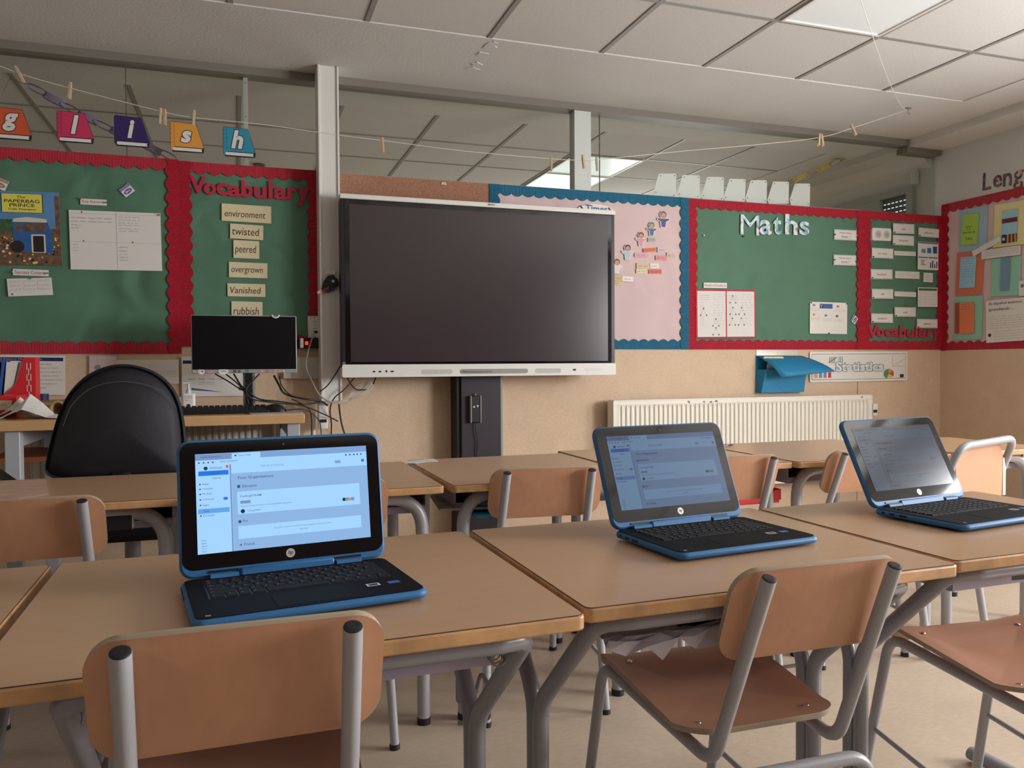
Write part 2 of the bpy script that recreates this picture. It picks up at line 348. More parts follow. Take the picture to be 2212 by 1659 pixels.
# --- display boards: backing sheet and scalloped corrugated borders
def strip(name, parent, p0, p1, inward, wd, M, mat_, pitch=.07, amp=.011, off=.0):
    """scalloped strip from p0 to p1 in the wall's 2-D frame, wavy edge on the inward side"""
    p0 = Vector(p0); p1 = Vector(p1); d = (p1-p0); L = d.length; d.normalize(); inn = Vector(inward)
    n = max(8, int(L/pitch)*8); top = []; bot = []
    for i in range(n+1):
        s_ = L*i/n; e = wd+amp*abs(sin(pi*s_/pitch))*1.6-amp
        a = p0+d*s_; b = a+inn*e; bot.append((a.x, a.y)); top.append((b.x, b.y))
    mb = MB(mat_)
    vs = []; fs = []
    for i in range(n+1): vs += [M @ Vector((bot[i][0], bot[i][1], .004+off)), M @ Vector((top[i][0], top[i][1], .006+off)), M @ Vector((top[i][0], top[i][1], .0045+off)), M @ Vector((bot[i][0], bot[i][1], .0+off))]
    for i in range(n):
        a = i*4; b = a+4
        fs += [(a, b, b+1, a+1), (a+1, b+1, b+2, a+2), (a+3, a, a, a)] if 0 else [(a, b, b+1, a+1), (a+1, b+1, b+2, a+2), (a+2, b+2, b+3, a+3), (a+3, b+3, b, a)]
    fs += [(0, 1, 2, 3), (n*4+3, n*4+2, n*4+1, n*4)]
    mb.add(vs, fs)
    return mb.build(name, parent)
MBK = Matrix(((1, 0, 0, 0), (0, 0, -1, WY), (0, 1, 0, 0), (0, 0, 0, 1)))          # (x, z, out) on the back wall
MRT = Matrix(((0, 0, -1, WX), (-1, 0, 0, WY), (0, 1, 0, 0), (0, 0, 0, 1)))          # (distance from corner, z, out) on the right wall
def board(label, x0, x1, z0, z1, backm, bm, M=MBK, ax='X', wd=.058, th=.008, sides='LRTB', pitch=.07):
    t = thing('display_board', label, 'display board')
    b = MB(backm)
    nx, nz = 24, 20; vs = []; r = random.Random(int(x0*100))
    b.M = M; b.box(x0, x1, z0, z1, 0, th*.7)
    b.build('backing_paper', t)
    o = th*.7
    if 'T' in sides: strip('border_strip', t, (x0, z1), (x1, z1), (0, -1), wd, M, bm[ax], pitch, off=o)
    if 'B' in sides: strip('border_strip', t, (x0, z0), (x1, z0), (0, 1), wd, M, bm[ax], pitch, off=o)
    if 'L' in sides: strip('border_strip', t, (x0, z0), (x0, z1), (1, 0), wd, M, bm['Z'], pitch, off=o+.002)
    if 'R' in sides: strip('border_strip', t, (x1, z0), (x1, z1), (-1, 0), wd, M, bm['Z'], pitch, off=o+.002)
    return t
xj = -.277
board('large green board with red corrugated border, far left of the wall', -1.95, xj, 1.122, 2.128, BOARDGREEN, RED)
board('green board headed Vocabulary at the top, left of the white column', xj, .432, 1.16, 2.122, BOARDGREEN, RED)
mb = MB(CORK); mb.box(.52, 1.42, WY-.006, WY, 1.15, 2.118); tag(mb.build('cork_board'), 'bare brown cork board behind the big screen', 'board')
board('pale pink board with blue corrugated border, right of the big screen', 1.412, 2.752, 1.147, 2.118, BOARDPINK, BLUEC)
board('green Maths board with red corrugated border', 2.752, 4.155, 1.147, 2.116, BOARDGREEN, RED)
board('narrow green board of vocabulary cards in the right corner', 4.155, WX, 1.147, 2.118, BOARDGREEN, RED, sides='LRTB')
board('pale board with dark red border on the right-hand wall', 0, 2.2, 1.137, 2.20, BOARDPINK, RED, M=MRT, ax='Y', wd=.062)
# --- cut-out letters
def letter(ch, x0, y0, x1, y1, label, group, mats, bold=.03, pl='y', off=.0145, depth=.05, shear=0):
    M, W, H = frame((x0, y0), (x1, y0+.08*(x1-x0) if pl == 'y' else y0-.21*(x1-x0)), (x0, y1), pl, off)
    m0 = mats if not isinstance(mats, list) else mats[0]
    mb = MB(m0); vs, fs, (a, b, c, d) = glyphs(ch, depth, bold, shear); mb.add([((v[0]-a)/(b-a)*W, (v[1]-c)/(d-c)*H, v[2]*.04) for v in vs], fs)
    if isinstance(mats, list): pass
    o = mb.build('cutout_letter', matrix=M); return tag(o, label, 'letter', group)
def ordn(i): return ['first', 'second', 'third', 'fourth', 'fifth', 'sixth', 'seventh', 'eighth', 'ninth', 'tenth'][i]
boxes = [(409, 379, 446, 417), (440, 395, 467, 420), (468, 394, 492, 421), (491, 400, 521, 423.5), (521, 389, 546, 425), (549, 403, 576, 428), (580, 391, 589, 429), (592, 405, 621, 430), (621, 405, 641.5, 430), (641.5, 405, 667.5, 445)]
for i, (ch, b) in enumerate(zip('Vocabulary', boxes)):
    letter(ch, *b, 'red cut-out letter %s, %s in the upper Vocabulary heading near the white column' % (ch, ordn(i)), 'letters of the upper vocabulary heading', REDCUT)
boxes = [(1874.5, 700.7, 1897, 730), (1893, 709, 1910, 727), (1911.6, 710, 1925, 727), (1925, 710, 1942, 727), (1943, 703, 1958, 728.5), (1959, 711, 1975, 728.5), (1977.5, 703, 1981.5, 728.5), (1984.5, 710, 2002, 728.5), (2003, 710, 2014, 728.5), (2015, 711, 2028, 738)]
for i, (ch, b) in enumerate(zip('Vocabulary', boxes)):
    letter(ch, *b, 'red cut-out letter %s, %s in Vocabulary heading low in the right corner' % (ch, ordn(i)), 'letters of the lower vocabulary heading', REDCUT)
def patch_mat(name, cols, scale=38):
    m = bpy.data.materials.new(name); m.use_nodes = True; N = m.node_tree.nodes; L = m.node_tree.links; b = N['Principled BSDF']; b.inputs['Roughness'].default_value = .6
    tc = N.new('ShaderNodeTexCoord'); v = N.new('ShaderNodeTexVoronoi'); v.inputs['Scale'].default_value = scale; L.new(tc.outputs['Object'], v.inputs['Vector'])
    sp = N.new('ShaderNodeSeparateColor'); L.new(v.outputs['Color'], sp.inputs[0]); r = N.new('ShaderNodeValToRGB'); r.color_ramp.interpolation = 'CONSTANT'; L.new(sp.outputs[0], r.inputs[0]); L.new(r.outputs[0], b.inputs['Base Color'])
    el = r.color_ramp.elements
    for i, c in enumerate(cols):
        e = el[i] if i < 2 else el.new(i/len(cols)); e.position = i/len(cols); e.color = lin(c)
    return m
MATHSM = patch_mat('printed_maths_pattern', [(226, 232, 232), (150, 196, 210), (232, 226, 222), (190, 206, 214), (196, 90, 110), (214, 224, 226), (120, 160, 180)], 46)
LENGM = patch_mat('patchwork_pattern', [(58, 92, 116), (150, 70, 78), (84, 100, 96), (196, 186, 150), (60, 76, 98), (176, 96, 84)], 60)
for i, (ch, b) in enumerate(zip('Maths', [(1600, 463, 1640, 506), (1641, 474, 1667, 506), (1670, 468, 1688, 506), (1696, 462, 1723, 506), (1727, 477.5, 1748, 507)])):
    letter(ch, *b, 'pale patterned cut-out letter %s, %s in the Maths heading' % (ch, ordn(i)), 'letters of the maths heading', MATHSM, bold=.0 if ch == 'M' else .025)
for i, (ch, b) in enumerate(zip('Leng', [(2124, 374.5, 2142, 411.6), (2146, 380, 2165, 406), (2167.5, 376, 2186, 403.6), (2190, 370.5, 2211, 410)])):
    letter(ch, *b, 'dark patchwork cut-out letter %s, %s of the Leng heading on the right wall' % (ch, ordn(i)), 'letters of the Leng heading', LENGM, bold=.012, pl='x', off=.003)
# --- cream word cards
def word(t, fx=(.06, .88), fy=(.22, .5), bold=.0, shear=.12, m=None):
    return lambda mb, W, H, z: mb.text(t, fx[0]*W, fy[0]*H, (fx[1]-fx[0])*W, fy[1]*H, z, m or INK, bold=bold, shear=shear)
for t, TL, TR, BL, fy in (('environment', (478.7, 439.2), (585.7, 446.3), (478.7, 476.7), (.26, .36)), ('twisted', (497.2, 482.8), (568.8, 487.6), (497.4, 514.7), (.26, .5)), ('peered', (504.1, 518.4), (560, 521.2), (505.2, 557), (.18, .55)),
                          ('overgrown', (494.4, 565.7), (577.5, 569), (495.4, 598.7), (.2, .42)), ('Vanished', (491.3, 611.9), (573, 614), (492.4, 640), (.24, .5)), ('rubbish', (500, 650.7), (567, 652.5), (500, 700), (.42, .34))):
    card('word_card', 'cream handwritten card reading %s, under the upper Vocabulary heading' % t, 'word card', TL, TR, BL, CREAM, word(t, fy=fy), group='handwritten vocabulary cards')
# --- left board papers
def lines(x0, x1, y0, y1, n, m, h=None, seed=3):
    def f(mb, W, H, z):
        for i in range(n):
            y = y1-(y1-y0)*i/max(1, n-1); scribble(mb, x0*W, x1*W, [y*H], z, m, h or .03*H, seed+i)
    return f
PB = mat('picture_sky', (92, 140, 190), .35, noise=(6, .08)); PY = mat('title_yellow', (226, 216, 92), .4); PV = mat('painted_blue_van', (48, 96, 158), .4, noise=(30, .15))
PD = mat('painted_brown_clutter', (110, 82, 60), .5, noise=(40, .45)); PGR = mat('painted_green', (58, 92, 60), .5, noise=(50, .4)); CRM = mat('painted_cream', (214, 206, 180), .5); DK = mat('painted_dark', (40, 30, 36), .5)
def poster(mb, W, H, z):
    mb.quad(0, W, H*.5, H, z, PB); mb.quad(0, W, 0, H*.5, z, PD); mb.quad(0, W*.5, H*.45, H*.62, z+.0001, PGR); mb.quad(.94*W, W, .3*H, H*.95, z+.0002, PD)
    r = random.Random(5); z1 = z+.0003
    for k in range(150):
        x, y = r.uniform(.02, .97)*W, r.uniform(.02, .38)*H; mb.disc(x, y, r.uniform(.002, .007), z1+.00001*k/10, [PGR, CRM, PY, mat('painted_red', (160, 60, 50), .5), PD, DK][r.randrange(6)], 7)
    z2 = z+.0009
    mb.prism([(.48*W, .18*H), (.9*W, .16*H), (.89*W, .44*H), (.84*W, .60*H), (.43*W, .60*H), (.42*W, .42*H)], z2, z2+.0001, PV)
    mb.prism([(.42*W, .585*H), (.84*W, .585*H), (.83*W, .63*H), (.6*W, .655*H), (.44*W, .63*H)], z2, z2+.0002, CRM)
    for a, b in ((.46, .52), (.545, .69), (.70, .82)): mb.prism([(a*W, .46*H), (b*W, .46*H), (b*W-.002, .57*H), (a*W+.003, .57*H)], z2, z2+.0003, PD)
    mb.prism(rrect(.64*W, .81*W, .17*H, .42*H, .004), z2, z2+.0003, CRM); mb.prism(rrect(.66*W, .79*W, .18*H, .40*H, .003), z2, z2+.0004, DK)
    mb.disc(.47*W, .25*H, .03, z2+.0004, DK, 16)
    mb.quad(.30*W, .80*W, .71*H, .97*H, z2, DK); mb.quad(.31*W, .79*W, .715*H, .965*H, z2+.0002, PY); mb.quad(.33*W, .77*W, .73*H, .95*H, z2+.0003, PY)
    z3 = z2+.0006
    mb.text('The', .49*W, .905*H, .10*W, .035*H, z3, DK, shear=.2); mb.text('PAPERBAG', .34*W, .845*H, .42*W, .045*H, z3, DK, bold=.012); mb.text('PRINCE', .40*W, .79*H, .30*W, .045*H, z3, DK, bold=.012); mb.text('Colin Thompson', .385*W, .74*H, .33*W, .03*H, z3, DK, bold=.02)
card('picture_poster', 'book cover poster with yellow title panel and blue van, on the left green board', 'poster', (-55, 410), (127.3, 416.3), (-53, 572), PAPERW, poster)
def quadsheet(mb, W, H, z):
    mb.line((0, .47*H), (W, .47*H), .0008, z, GREYINK); mb.line((0, .95*H), (W, .95*H), .0008, z, GREYINK); mb.line((.505*W, 0), (.505*W, H), .0012, z, GREYINK)
    scribble(mb, .02*W, .46*W, [.86*H, .80*H], z, GREYINK, .008, 3); scribble(mb, .02*W, .12*W, [.74*H, .69*H], z, GREYINK, .008, 5); scribble(mb, .53*W, .76*W, [.90*H, .85*H, .80*H, .76*H, .70*H, .66*H], z, GREYINK, .007, 9)
    scribble(mb, .03*W, .09*W, [.41*H, .36*H, .31*H], z, GREYINK, .007, 12); scribble(mb, .53*W, .62*W, [.38*H, .32*H, .26*H, .21*H, .16*H], z, GREYINK, .008, 15)
    mb.quad(.13*W, .145*W, .955*H, .985*H, z, REDINK); mb.quad(.14*W, .155*W, .475*H, .50*H, z, PING); mb.quad(.67*W, .69*W, .475*H, .495*H, z, REDINK)
card('paper_sheet', 'large white four-part handwritten sheet pinned on the left green board', 'paper', (148.4, 453.3), (346.5, 461), (152.4, 582), PAPER, quadsheet, pins=[(.985, .97, PINR)], off=.014)
card('paper_label', 'small white label reading Key features', 'label', (173.6, 428.7), (230.5, 431.6), (174, 441.7), PAPER, lambda mb, W, H, z: mb.text('Key features', .06*W, .2*H, .86*W, .62*H, z, REDINK), pins=[(.01, .95, PINR), (.98, .5, PING)])
card('paper_label', 'small white label reading Success Criteria, below the book cover poster', 'label', (28, 580.6), (105, 583.5), (28, 594.5), PAPER, lambda mb, W, H, z: mb.text('Success Criteria', .05*W, .25*H, .86*W, .55*H, z, REDINK), pins=[(.01, .5, PINW), (.97, .5, PING)])
def tab3(mb, W, H, z):
    for u in (.35, .67): mb.line((u*W, .28*H), (u*W, .97*H), .0006, z, GREYINK)
    for u in (.04, .37, .69):
        for v in (.85, .60, .38): scribble(mb, u*W, (u+.26)*W, [v*H, (v-.07)*H], z, GREYINK, .0035, int(u*90+v*9))
    mb.disc(.09*W, .12*H, .005, z, GREYINK, 10)
card('paper_sheet', 'small white printed table slip below the Success Criteria label', 'paper', (14.5, 602.3), (111.4, 599.4), (18.2, 640.5), PAPER, tab3, pins=[(.53, .97, PING)], off=.014)
def keycard(m_):
    def f(mb, W, H, z):
        mb.quad(.02*W, .98*W, .72*H, .97*H, z, m_); mb.text('REASONING', .1*W, .79*H, .8*W, .1*H, z+.0002, PAPER)
        mb.prism([(W*.5+.36*W*cos(a)*(1+.12*cos(2*a)), H*.37+.24*H*sin(a)) for a in [2*pi*k/20 for k in range(20)]], z, z+.0003, m_)
        mb.disc(.36*W, .37*H, .09*W, z+.0005, PAPER, 12); mb.line((.42*W, .37*H), (.72*W, .37*H), .06*W, z+.0005, PAPER); mb.line((.66*W, .37*H), (.66*W, .27*H), .045*W, z+.0005, PAPER)
    return f
card('symbol_card', 'tilted white card with a purple key symbol on the left green board', 'card', (256.9, 410.5), (277, 395.5), (272, 426.7), PAPER, keycard(mat('purple_print', (96, 98, 158), .6)))
card('symbol_card', 'tilted white card with brown symbol at left edge above the poster', 'card', (-10, 380), (20, 392.6), (-17, 402), PAPER, keycard(mat('tan_print', (166, 122, 92), .6)))
card('symbol_card', 'tilted white card with dark blue symbol on the Maths board', 'card', (1837, 692.3), (1844.8, 679.3), (1847, 700), PAPER, keycard(mat('teal_print', (34, 84, 130), .6)))
# --- maths board
FB = mat('dark_frame_print', (80, 60, 70), .7)
def framed(txt, two=None, inset=.06):
    def f(mb, W, H, z):
        a = .004
        for q in ((a, W-a, a, a+.0012), (a, W-a, H-a-.0012, H-a), (a, a+.0012, a, H-a), (W-a-.0012, W-a, a, H-a)): mb.quad(*q, z, FB)
        if two: mb.text(txt, .24*W, .58*H, .54*W, .2*H, z, INK, shear=.1); mb.text(two, .33*W, .22*H, .38*W, .24*H, z, INK, shear=.1)
        else:
            _, _, (ga, gb, gc, gd) = glyphs(txt, 0, 0, .1); hh = .22*H*max(1, (gd-gc)/.72); wd = hh*(gb-ga)/(gd-gc)
            if wd > .8*W: hh *= .8*W/wd; wd = .8*W
            mb.text(txt, W/2-wd/2, .36*H-(.05*H if gc < -.05 else 0), wd, hh, z, INK, shear=.1)
    return f
card('question_card', 'framed card reading How many fewer, upper right of the Maths board', 'card', (1801.6, 495.3), (1850, 497.7), (1800.5, 517.7), PAPER, framed('How many', 'fewer..?'), pins=[(.02, .5, PINK_), (.98, .5, PINW)])
card('question_card', 'framed card reading How many more, right side of the Maths board', 'card', (1800.7, 550), (1849, 551.7), (1800, 572.5), PAPER, framed('How many', 'more..?'), pins=[(.02, .5, PINK_), (.98, .4, PINK_)])
card('paper_label', 'small white label reading Models of Excellence', 'label', (1519.5, 610.3), (1570, 611), (1519, 622), PAPER, lambda mb, W, H, z: mb.text('Models of Excellence', .04*W, .3*H, .92*W, .42*H, z, REDINK))
MOUNT = mat('red_mount_card', (190, 40, 58), .7)
def workpair(mb, W, H, z):
    for a, b, sd in ((.025, .49, 1), (.51, .975, 2)):
        mb.quad(a*W, b*W, .03*H, .97*H, z, PAPER); z2 = z+.0002
        for k in range(1, 12): mb.line((a*W, (.03+.078*k)*H), (b*W, (.03+.078*k)*H), .0003, z2, mat('faint_print', (196, 190, 194), .8)); 
        scribble(mb, (a+.03)*W, (a+.2)*W, [(.87-.04*k)*H for k in range(3)], z2, INK if sd == 1 else GREYINK, .005, sd)
        scribble(mb, (a+.26)*W, (b-.03)*W, [(.9-.055*k)*H for k in range(12)], z2, GREYINK, .005, sd+5, 2.5)
        scribble(mb, (a+.03)*W, (a+.1)*W, [(.72-.035*k)*H for k in range(14)], z2, GREYINK, .004, sd+9)
        for cx, cy in ((.3, .38), (.3, .2), (.1, .6)) if sd == 1 else ((.1, .86), (.1, .62), (.25, .62), (.09, .4), (.24, .4)):
            x, y = (a+cx)*W, cy*H; mb.line((x, y), (x-.02, y-.035), .0009, z2, GREYINK); mb.line((x, y), (x+.02, y-.035), .0009, z2, GREYINK); mb.disc(x-.022, y-.04, .006, z2, GREYINK, 9); mb.disc(x+.022, y-.04, .006, z2, GREYINK, 9); mb.disc(x, y+.004, .006, z2, GREYINK, 9)
card('mounted_work', 'two handwritten worksheets on one red mount, lower left of the Maths board', 'paper', (1502.5, 625), (1632, 627), (1506, 731), MOUNT, workpair, off=.015)
def infosheet(mb, W, H, z):
    mb.quad(.26*W, .60*W, .80*H, .95*H, z, BLUEINK); mb.quad(.26*W, .35*W, .80*H, .95*H, z+.0002, NAVY); mb.line((.28*W, .93*H), (.305*W, .87*H), .003, z+.0004, PAPER); mb.line((.33*W, .93*H), (.305*W, .87*H), .003, z+.0004, PAPER); mb.line((.305*W, .87*H), (.305*W, .82*H), .003, z+.0004, PAPER)
    for (u, v, m_) in ((.1, .90, GREYINK), (.74, .88, REDINK), (.1, .6, mat('orange_print', (206, 120, 80), .6)), (.42, .58, BLUEINK), (.72, .57, INK)):
        mb.prism([(u*W+.011*cos(a)+.003*cos(2*a), v*H+.008*sin(a)) for a in [2*pi*k/14 for k in range(14)]], z, z+.0003, m_); mb.disc(u*W+.002, v*H, .003, z+.0005, PAPER, 8)
        scribble(mb, (u-.07)*W, (u+.17)*W, [(v-.1-.025*k)*H for k in range(4)], z, GREYINK, .0026, int(u*50+v*9))
card('paper_sheet', 'white laminated sheet with small coloured symbols, lower right of the Maths board', 'paper', (1749.5, 651.8), (1830, 654.4), (1750.4, 720.5), PAPERW, infosheet, pins=[(.02, .97, PINK_), (.98, .97, PINK_), (.5, .02, PINK_)])
for px, py, m_, l in ((1519, 509, PINW, 'pale brass push pin alone at left of the Maths board'), (1605, 511, PINK_, 'black push pin just below the letter M of Maths')):
    p = PX(px, py, 1, WY-.006); mb = MB(m_); mb.M = Matrix.Translation(p) @ Matrix.Rotation(radians(90), 4, 'X'); mb.lathe([(.004, -.001), (.003, .005), (.006, .01), (.005, .013)], 10); tag(mb.build('push_pin', smooth=True), l, 'pin')
# --- vocabulary cards in the corner
for t, TL, TR, BL in (('data', (1928.8, 482.4), (1974.7, 484.5), (1928.3, 504)), ('interpret', (1928.3, 507), (1974, 509.7), (1927.8, 529)), ('difference', (1983.7, 491), (2028.3, 495), (1983.7, 510.5)), ('bar chart', (1883, 535), (1929.4, 537.6), (1883, 556.7)),
                      ('line graph', (1881, 581.3), (1927.5, 582), (1881, 602.5)), ('tally', (1883, 623.8), (1929.4, 624.6), (1883, 645)), ('scale', (1932, 663.5), (1978, 664), (1932, 684)), ('pictogram', (1882, 676.8), (1929, 678), (1882, 696.7)), ('present', (1980.5, 688.7), (2025, 689.3), (1980.5, 708.6))):
    card('word_card', 'white framed word card reading %s, on the narrow corner board' % t, 'word card', TL, TR, BL, PAPER, framed(t), group='printed statistics word cards', off=.017, pins=[(.05, .1, PINK_)])
def smallprint(n, seed, cols=1):
    def f(mb, W, H, z):
        for c in range(cols):
            scribble(mb, (.04+c/cols)*W, ((c+1)/cols-.04)*W, [H*(.85-.75*k/n) for k in range(n)], z, GREYINK, min(.004, .5*H/n), seed+c)
            if c: mb.line((c/cols*W, .1*H), (c/cols*W, .95*H), .0006, z, GREYINK)
    return f
card('paper_slip', 'one-line white slip right of the bar chart card', 'paper', (1931.5, 541.5), (1978, 543.7), (1931.5, 551.4), PAPER, smallprint(2, 3))
card('paper_slip', 'three-column white slip right of the line graph card', 'paper', (1933.4, 585.3), (1986, 587.2), (1933, 601), PAPER, smallprint(4, 6, 3))
card('paper_slip', 'small square white slip below the blue bar charts sheet', 'paper', (1994.6, 588.8), (2015, 590), (1995.7, 609), PAPER, smallprint(5, 8))
card('paper_slip', 'pale white slip right of the tally card', 'paper', (1932, 629), (1978.7, 631), (1932, 639.7), PAPER, smallprint(2, 10, 3))
def charts(mb, W, H, z):
    mb.quad(.02*W, .98*W, .94*H, .985*H, z, BLUEINK); mb.quad(.03*W, .48*W, .42*H, .46*H, z, BLUEINK); mb.quad(.52*W, .97*W, .42*H, .46*H, z, BLUEINK)
    for u, h, c in ((.18, .15, (90, 150, 180)), (.45, .19, (60, 120, 170)), (.73, .25, (40, 80, 140))): mb.quad(u*W, (u+.2)*W, .6*H, (.6+h)*H, z, mat('chart_blue_%d' % c[0], c, .6))
    for k, l in enumerate((.2, .18, .15, .24)): mb.quad(.15*W, (.15+l)*W, (.33-.055*k)*H, (.35-.055*k)*H, z, INK)
    for k, l in enumerate((.2, .27, .15, .24)): mb.quad((.6+.1*k)*W, (.65+.1*k)*W, .07*H, (.07+l)*H, z, NAVY)
card('chart_sheet', 'white sheet of blue bar charts on the corner board', 'paper', (1982.4, 521.7), (2027, 524.3), (1981.4, 582), PAPER, charts, off=.017)
def table6(mb, W, H, z):
    mb.quad(.04*W, .96*W, .84*H, .95*H, z, PGR)
    for k in range(6): mb.line((.04*W, (.14+.13*k)*H), (.96*W, (.14+.13*k)*H), .0007, z, GREYINK)
    mb.line((.35*W, .05*H), (.35*W, .84*H), .0007, z, GREYINK); scribble(mb, .06*W, .2*W, [(.08+.13*k)*H for k in range(6)], z, GREYINK, .004, 4)
card('paper_sheet', 'white table sheet with green header row on the corner board', 'paper', (1982.4, 620.6), (2025, 621.6), (1982, 662.7), PAPER, table6, off=.017)
def socket(mb, W, H, z):
    for u in (.32, .76):
        for k in range(3): mb.disc(u*W, .5*H, (.3-.03*k)*H, z+.0003*k, [GREYP, WHITEP, mat('socket_well', (180, 176, 168), .5)][k], 20)
        mb.disc((u-.04)*W, .5*H, .0025, z+.001, BLK, 8); mb.disc((u+.04)*W, .5*H, .0025, z+.001, BLK, 8)
M, W, H = frame((1879, 493), (1920, 495), (1879, 520), 'y', .006)
mb = MB(WHITEP); mb.prism(rrect(0, W, 0, H, .012), 0, .022); socket(mb, W, H, .0224); tag(mb.build('power_socket', matrix=M), 'white double wall socket at top left of the corner board', 'socket')
# --- right-hand wall board
pastel = lambda n, c: mat(n, c, .8, noise=(5, .03))
def rc(name, label, TL, TR, BL, m, draw=None, off=.012, cat='paper', t=.0012): return card(name, label, cat, TL, TR, BL, m, draw, 'x', off, t=t)
rc('coloured_sheet', 'pale blue backing sheet behind the green note', (2073.7, 455), (2134, 443.5), (2073.7, 545), pastel('pale_blue_paper', (160, 190, 204)))
rc('coloured_sheet', 'pale yellow backing sheet behind the striped picture', (2149.5, 443), (2225, 430), (2149.5, 534.7), pastel('pale_yellow_paper', (230, 220, 160)))
rc('coloured_sheet', 'orange backing sheet behind the pale blue note', (2067.6, 547), (2126.4, 541), (2067.6, 638), pastel('orange_paper', (216, 122, 92)))
rc('coloured_sheet', 'mint backing sheet behind the grey-blue flap', (2142.4, 559.3), (2205.9, 552), (2142.4, 641), pastel('mint_paper', (150, 204, 180)))
rc('coloured_sheet', 'mint backing sheet behind the orange note', (2062.5, 643), (2122.9, 638), (2062.5, 733.5), pastel('mint_paper', (150, 204, 180)))
def note1(mb, W, H, z):
    mb.line((.22*W, .58*H), (.6*W, .6*H), .003, z, INK); mb.line((.36*W, .58*H), (.36*W, .48*H), .003, z, INK); mb.line((.5*W, .59*H), (.5*W, .48*H), .003, z, INK)
    mb.text('quedan de', .1*W, .36*H, .75*W, .08*H, z, INK, shear=.2); mb.text('Talm', .25*W, .16*H, .45*W, .09*H, z, INK)
rc('sticky_note', 'lime green handwritten note on pale blue sheet', (2079.9, 464), (2115.7, 460), (2079.9, 529.6), pastel('lime_paper', (172, 206, 92)), note1, .018, 'note')
rc('sticky_note', 'pale blue handwritten note with torn right edge on orange sheet', (2075.4, 556), (2109, 553), (2075.4, 622.4), pastel('sky_paper', (160, 204, 224)), lines(.08, .9, .35, .93, 8, BLUEINK, .005), .018, 'note')
rc('sticky_note', 'orange handwritten note on the lower mint sheet', (2072.7, 655), (2104.5, 652), (2072.7, 720.8), pastel('bright_orange_paper', (236, 134, 88)), lines(.1, .7, .78, .94, 3, INK, .006), .02, 'note')
rc('sticky_note', 'dark orange flap tucked left of the orange note', (2063, 655), (2074, 654), (2063, 720.5), pastel('dark_orange_paper', (176, 84, 60)), None, .016, 'note')
rc('sticky_note', 'grey-blue hanging flap on the upper mint sheet', (2163, 557), (2182, 555), (2161, 627), pastel('greyblue_paper', (120, 150, 176)), None, .022, 'note')
def flag(mb, W, H, z):
    mb.quad(0, W, .62*H, .76*H, z, mat('maroon_print', (110, 40, 56), .6)); mb.quad(0, W, 0, .26*H, z, mat('maroon_print', (110, 40, 56), .6)); mb.quad(0, .27*W, 0, .27*H, z+.0002, NAVY)
    for k in range(3): mb.quad((.36+.24*k)*W, (.46+.24*k)*W, 0, .26*H, z+.0002, mat('gold_print', (190, 160, 80), .6))
    mb.disc(.13*W, .13*H, .011, z+.0004, pastel('sky_paper', (160, 204, 224)), 10)
rc('striped_picture', 'pale blue picture with maroon and gold stripes on yellow sheet', (2165.5, 457), (2198.7, 451), (2163, 526.5), pastel('sky_paper', (160, 204, 224)), flag, .018, 'picture')
def vtext(t, n, sd):
    def f(mb, W, H, z): scribble(mb, .1*W, .95*W, [H*(.8-.7*k/n) for k in range(n)], z, GREYINK, .006, sd)
    return f
rc('paper_slip', 'white printed slip pinned at a slant between the note sheets', (2099.3, 543), (2158, 509), (2103.4, 554), PAPER, vtext('', 1, 3), .020)
rc('paper_slip', 'white printed slip with a small symbol below the yellow sheet', (2120.4, 541), (2204.9, 529.6), (2121.9, 560.4), PAPER, vtext('', 4, 5), .019)
rc('paper_sheet', 'white sheet headed En Español estamos aprendiendo', (2130, 650), (2222, 641), (2129, 716), PAPERW,
   lambda mb, W, H, z: (mb.text('En Español estamos', .07*W, .82*H, .78*W, .11*H, z, INK, bold=.01, shear=.15), mb.text('aprendiendo ...', .06*W, .62*H, .6*W, .13*H, z, INK, bold=.01, shear=.15), scribble(mb, .06*W, .9*W, [H*(.45-.075*k) for k in range(6)], z, GREYINK, .006, 21)), .018)
rc('paper_sheet', 'white printed sheet with a dark star symbol at the board bottom', (2130, 714), (2222, 706), (2130, 741), PAPERW, lambda mb, W, H, z: (mb.disc(.09*W, .6*H, .012, z, INK, 12), scribble(mb, .2*W, .93*W, [H*(.8-.2*k) for k in range(4)], z, GREYINK, .006, 31)), .016)
rc('paper_slip', 'white slip at the right edge beside the mint sheet', (2201, 607), (2222, 604), (2201, 640), PAPER, lambda mb, W, H, z: mb.disc(.35*W, .65*H, .012, z, GREYINK, 10), .018)
# --- pink board cut-outs (plain generic figures) and name slips
SK = mat('print_skin', (206, 160, 130), .7)
def figure(px, py, hpx, body, hair, label, slip=None):
    """a small flat cut-out child with white outline"""
    M, W, H = frame((px-hpx*.46, py-hpx*.56), (px+hpx*.46, py-hpx*.56+2), (px-hpx*.46, py+hpx*.56)); mb = MB(PAPER)
    mb.prism([(.3*W, 0), (.7*W, 0), (.75*W, .35*H), (.98*W, .45*H), (.95*W, .6*H), (.72*W, .58*H), (.8*W, .8*H), (.65*W, H), (.35*W, H), (.2*W, .8*H), (.28*W, .58*H), (.05*W, .6*H), (.02*W, .45*H), (.25*W, .35*H)], 0, .0012)
    z = .0016; mb.prism([(.36*W, .04*H), (.64*W, .04*H), (.68*W, .36*H), (.92*W, .48*H), (.9*W, .55*H), (.62*W, .54*H), (.38*W, .54*H), (.1*W, .55*H), (.08*W, .48*H), (.32*W, .36*H)], z, z+.0002, body)
    mb.disc(.5*W, .78*H, .24*W, z, hair, 14); mb.disc(.5*W, .73*H, .17*W, z+.0004, SK, 14); mb.line((.42*W, .67*H), (.58*W, .67*H), .0015, z+.0006, REDINK)
    return tag(mb.build('paper_figure', matrix=M), label, 'cut-out')
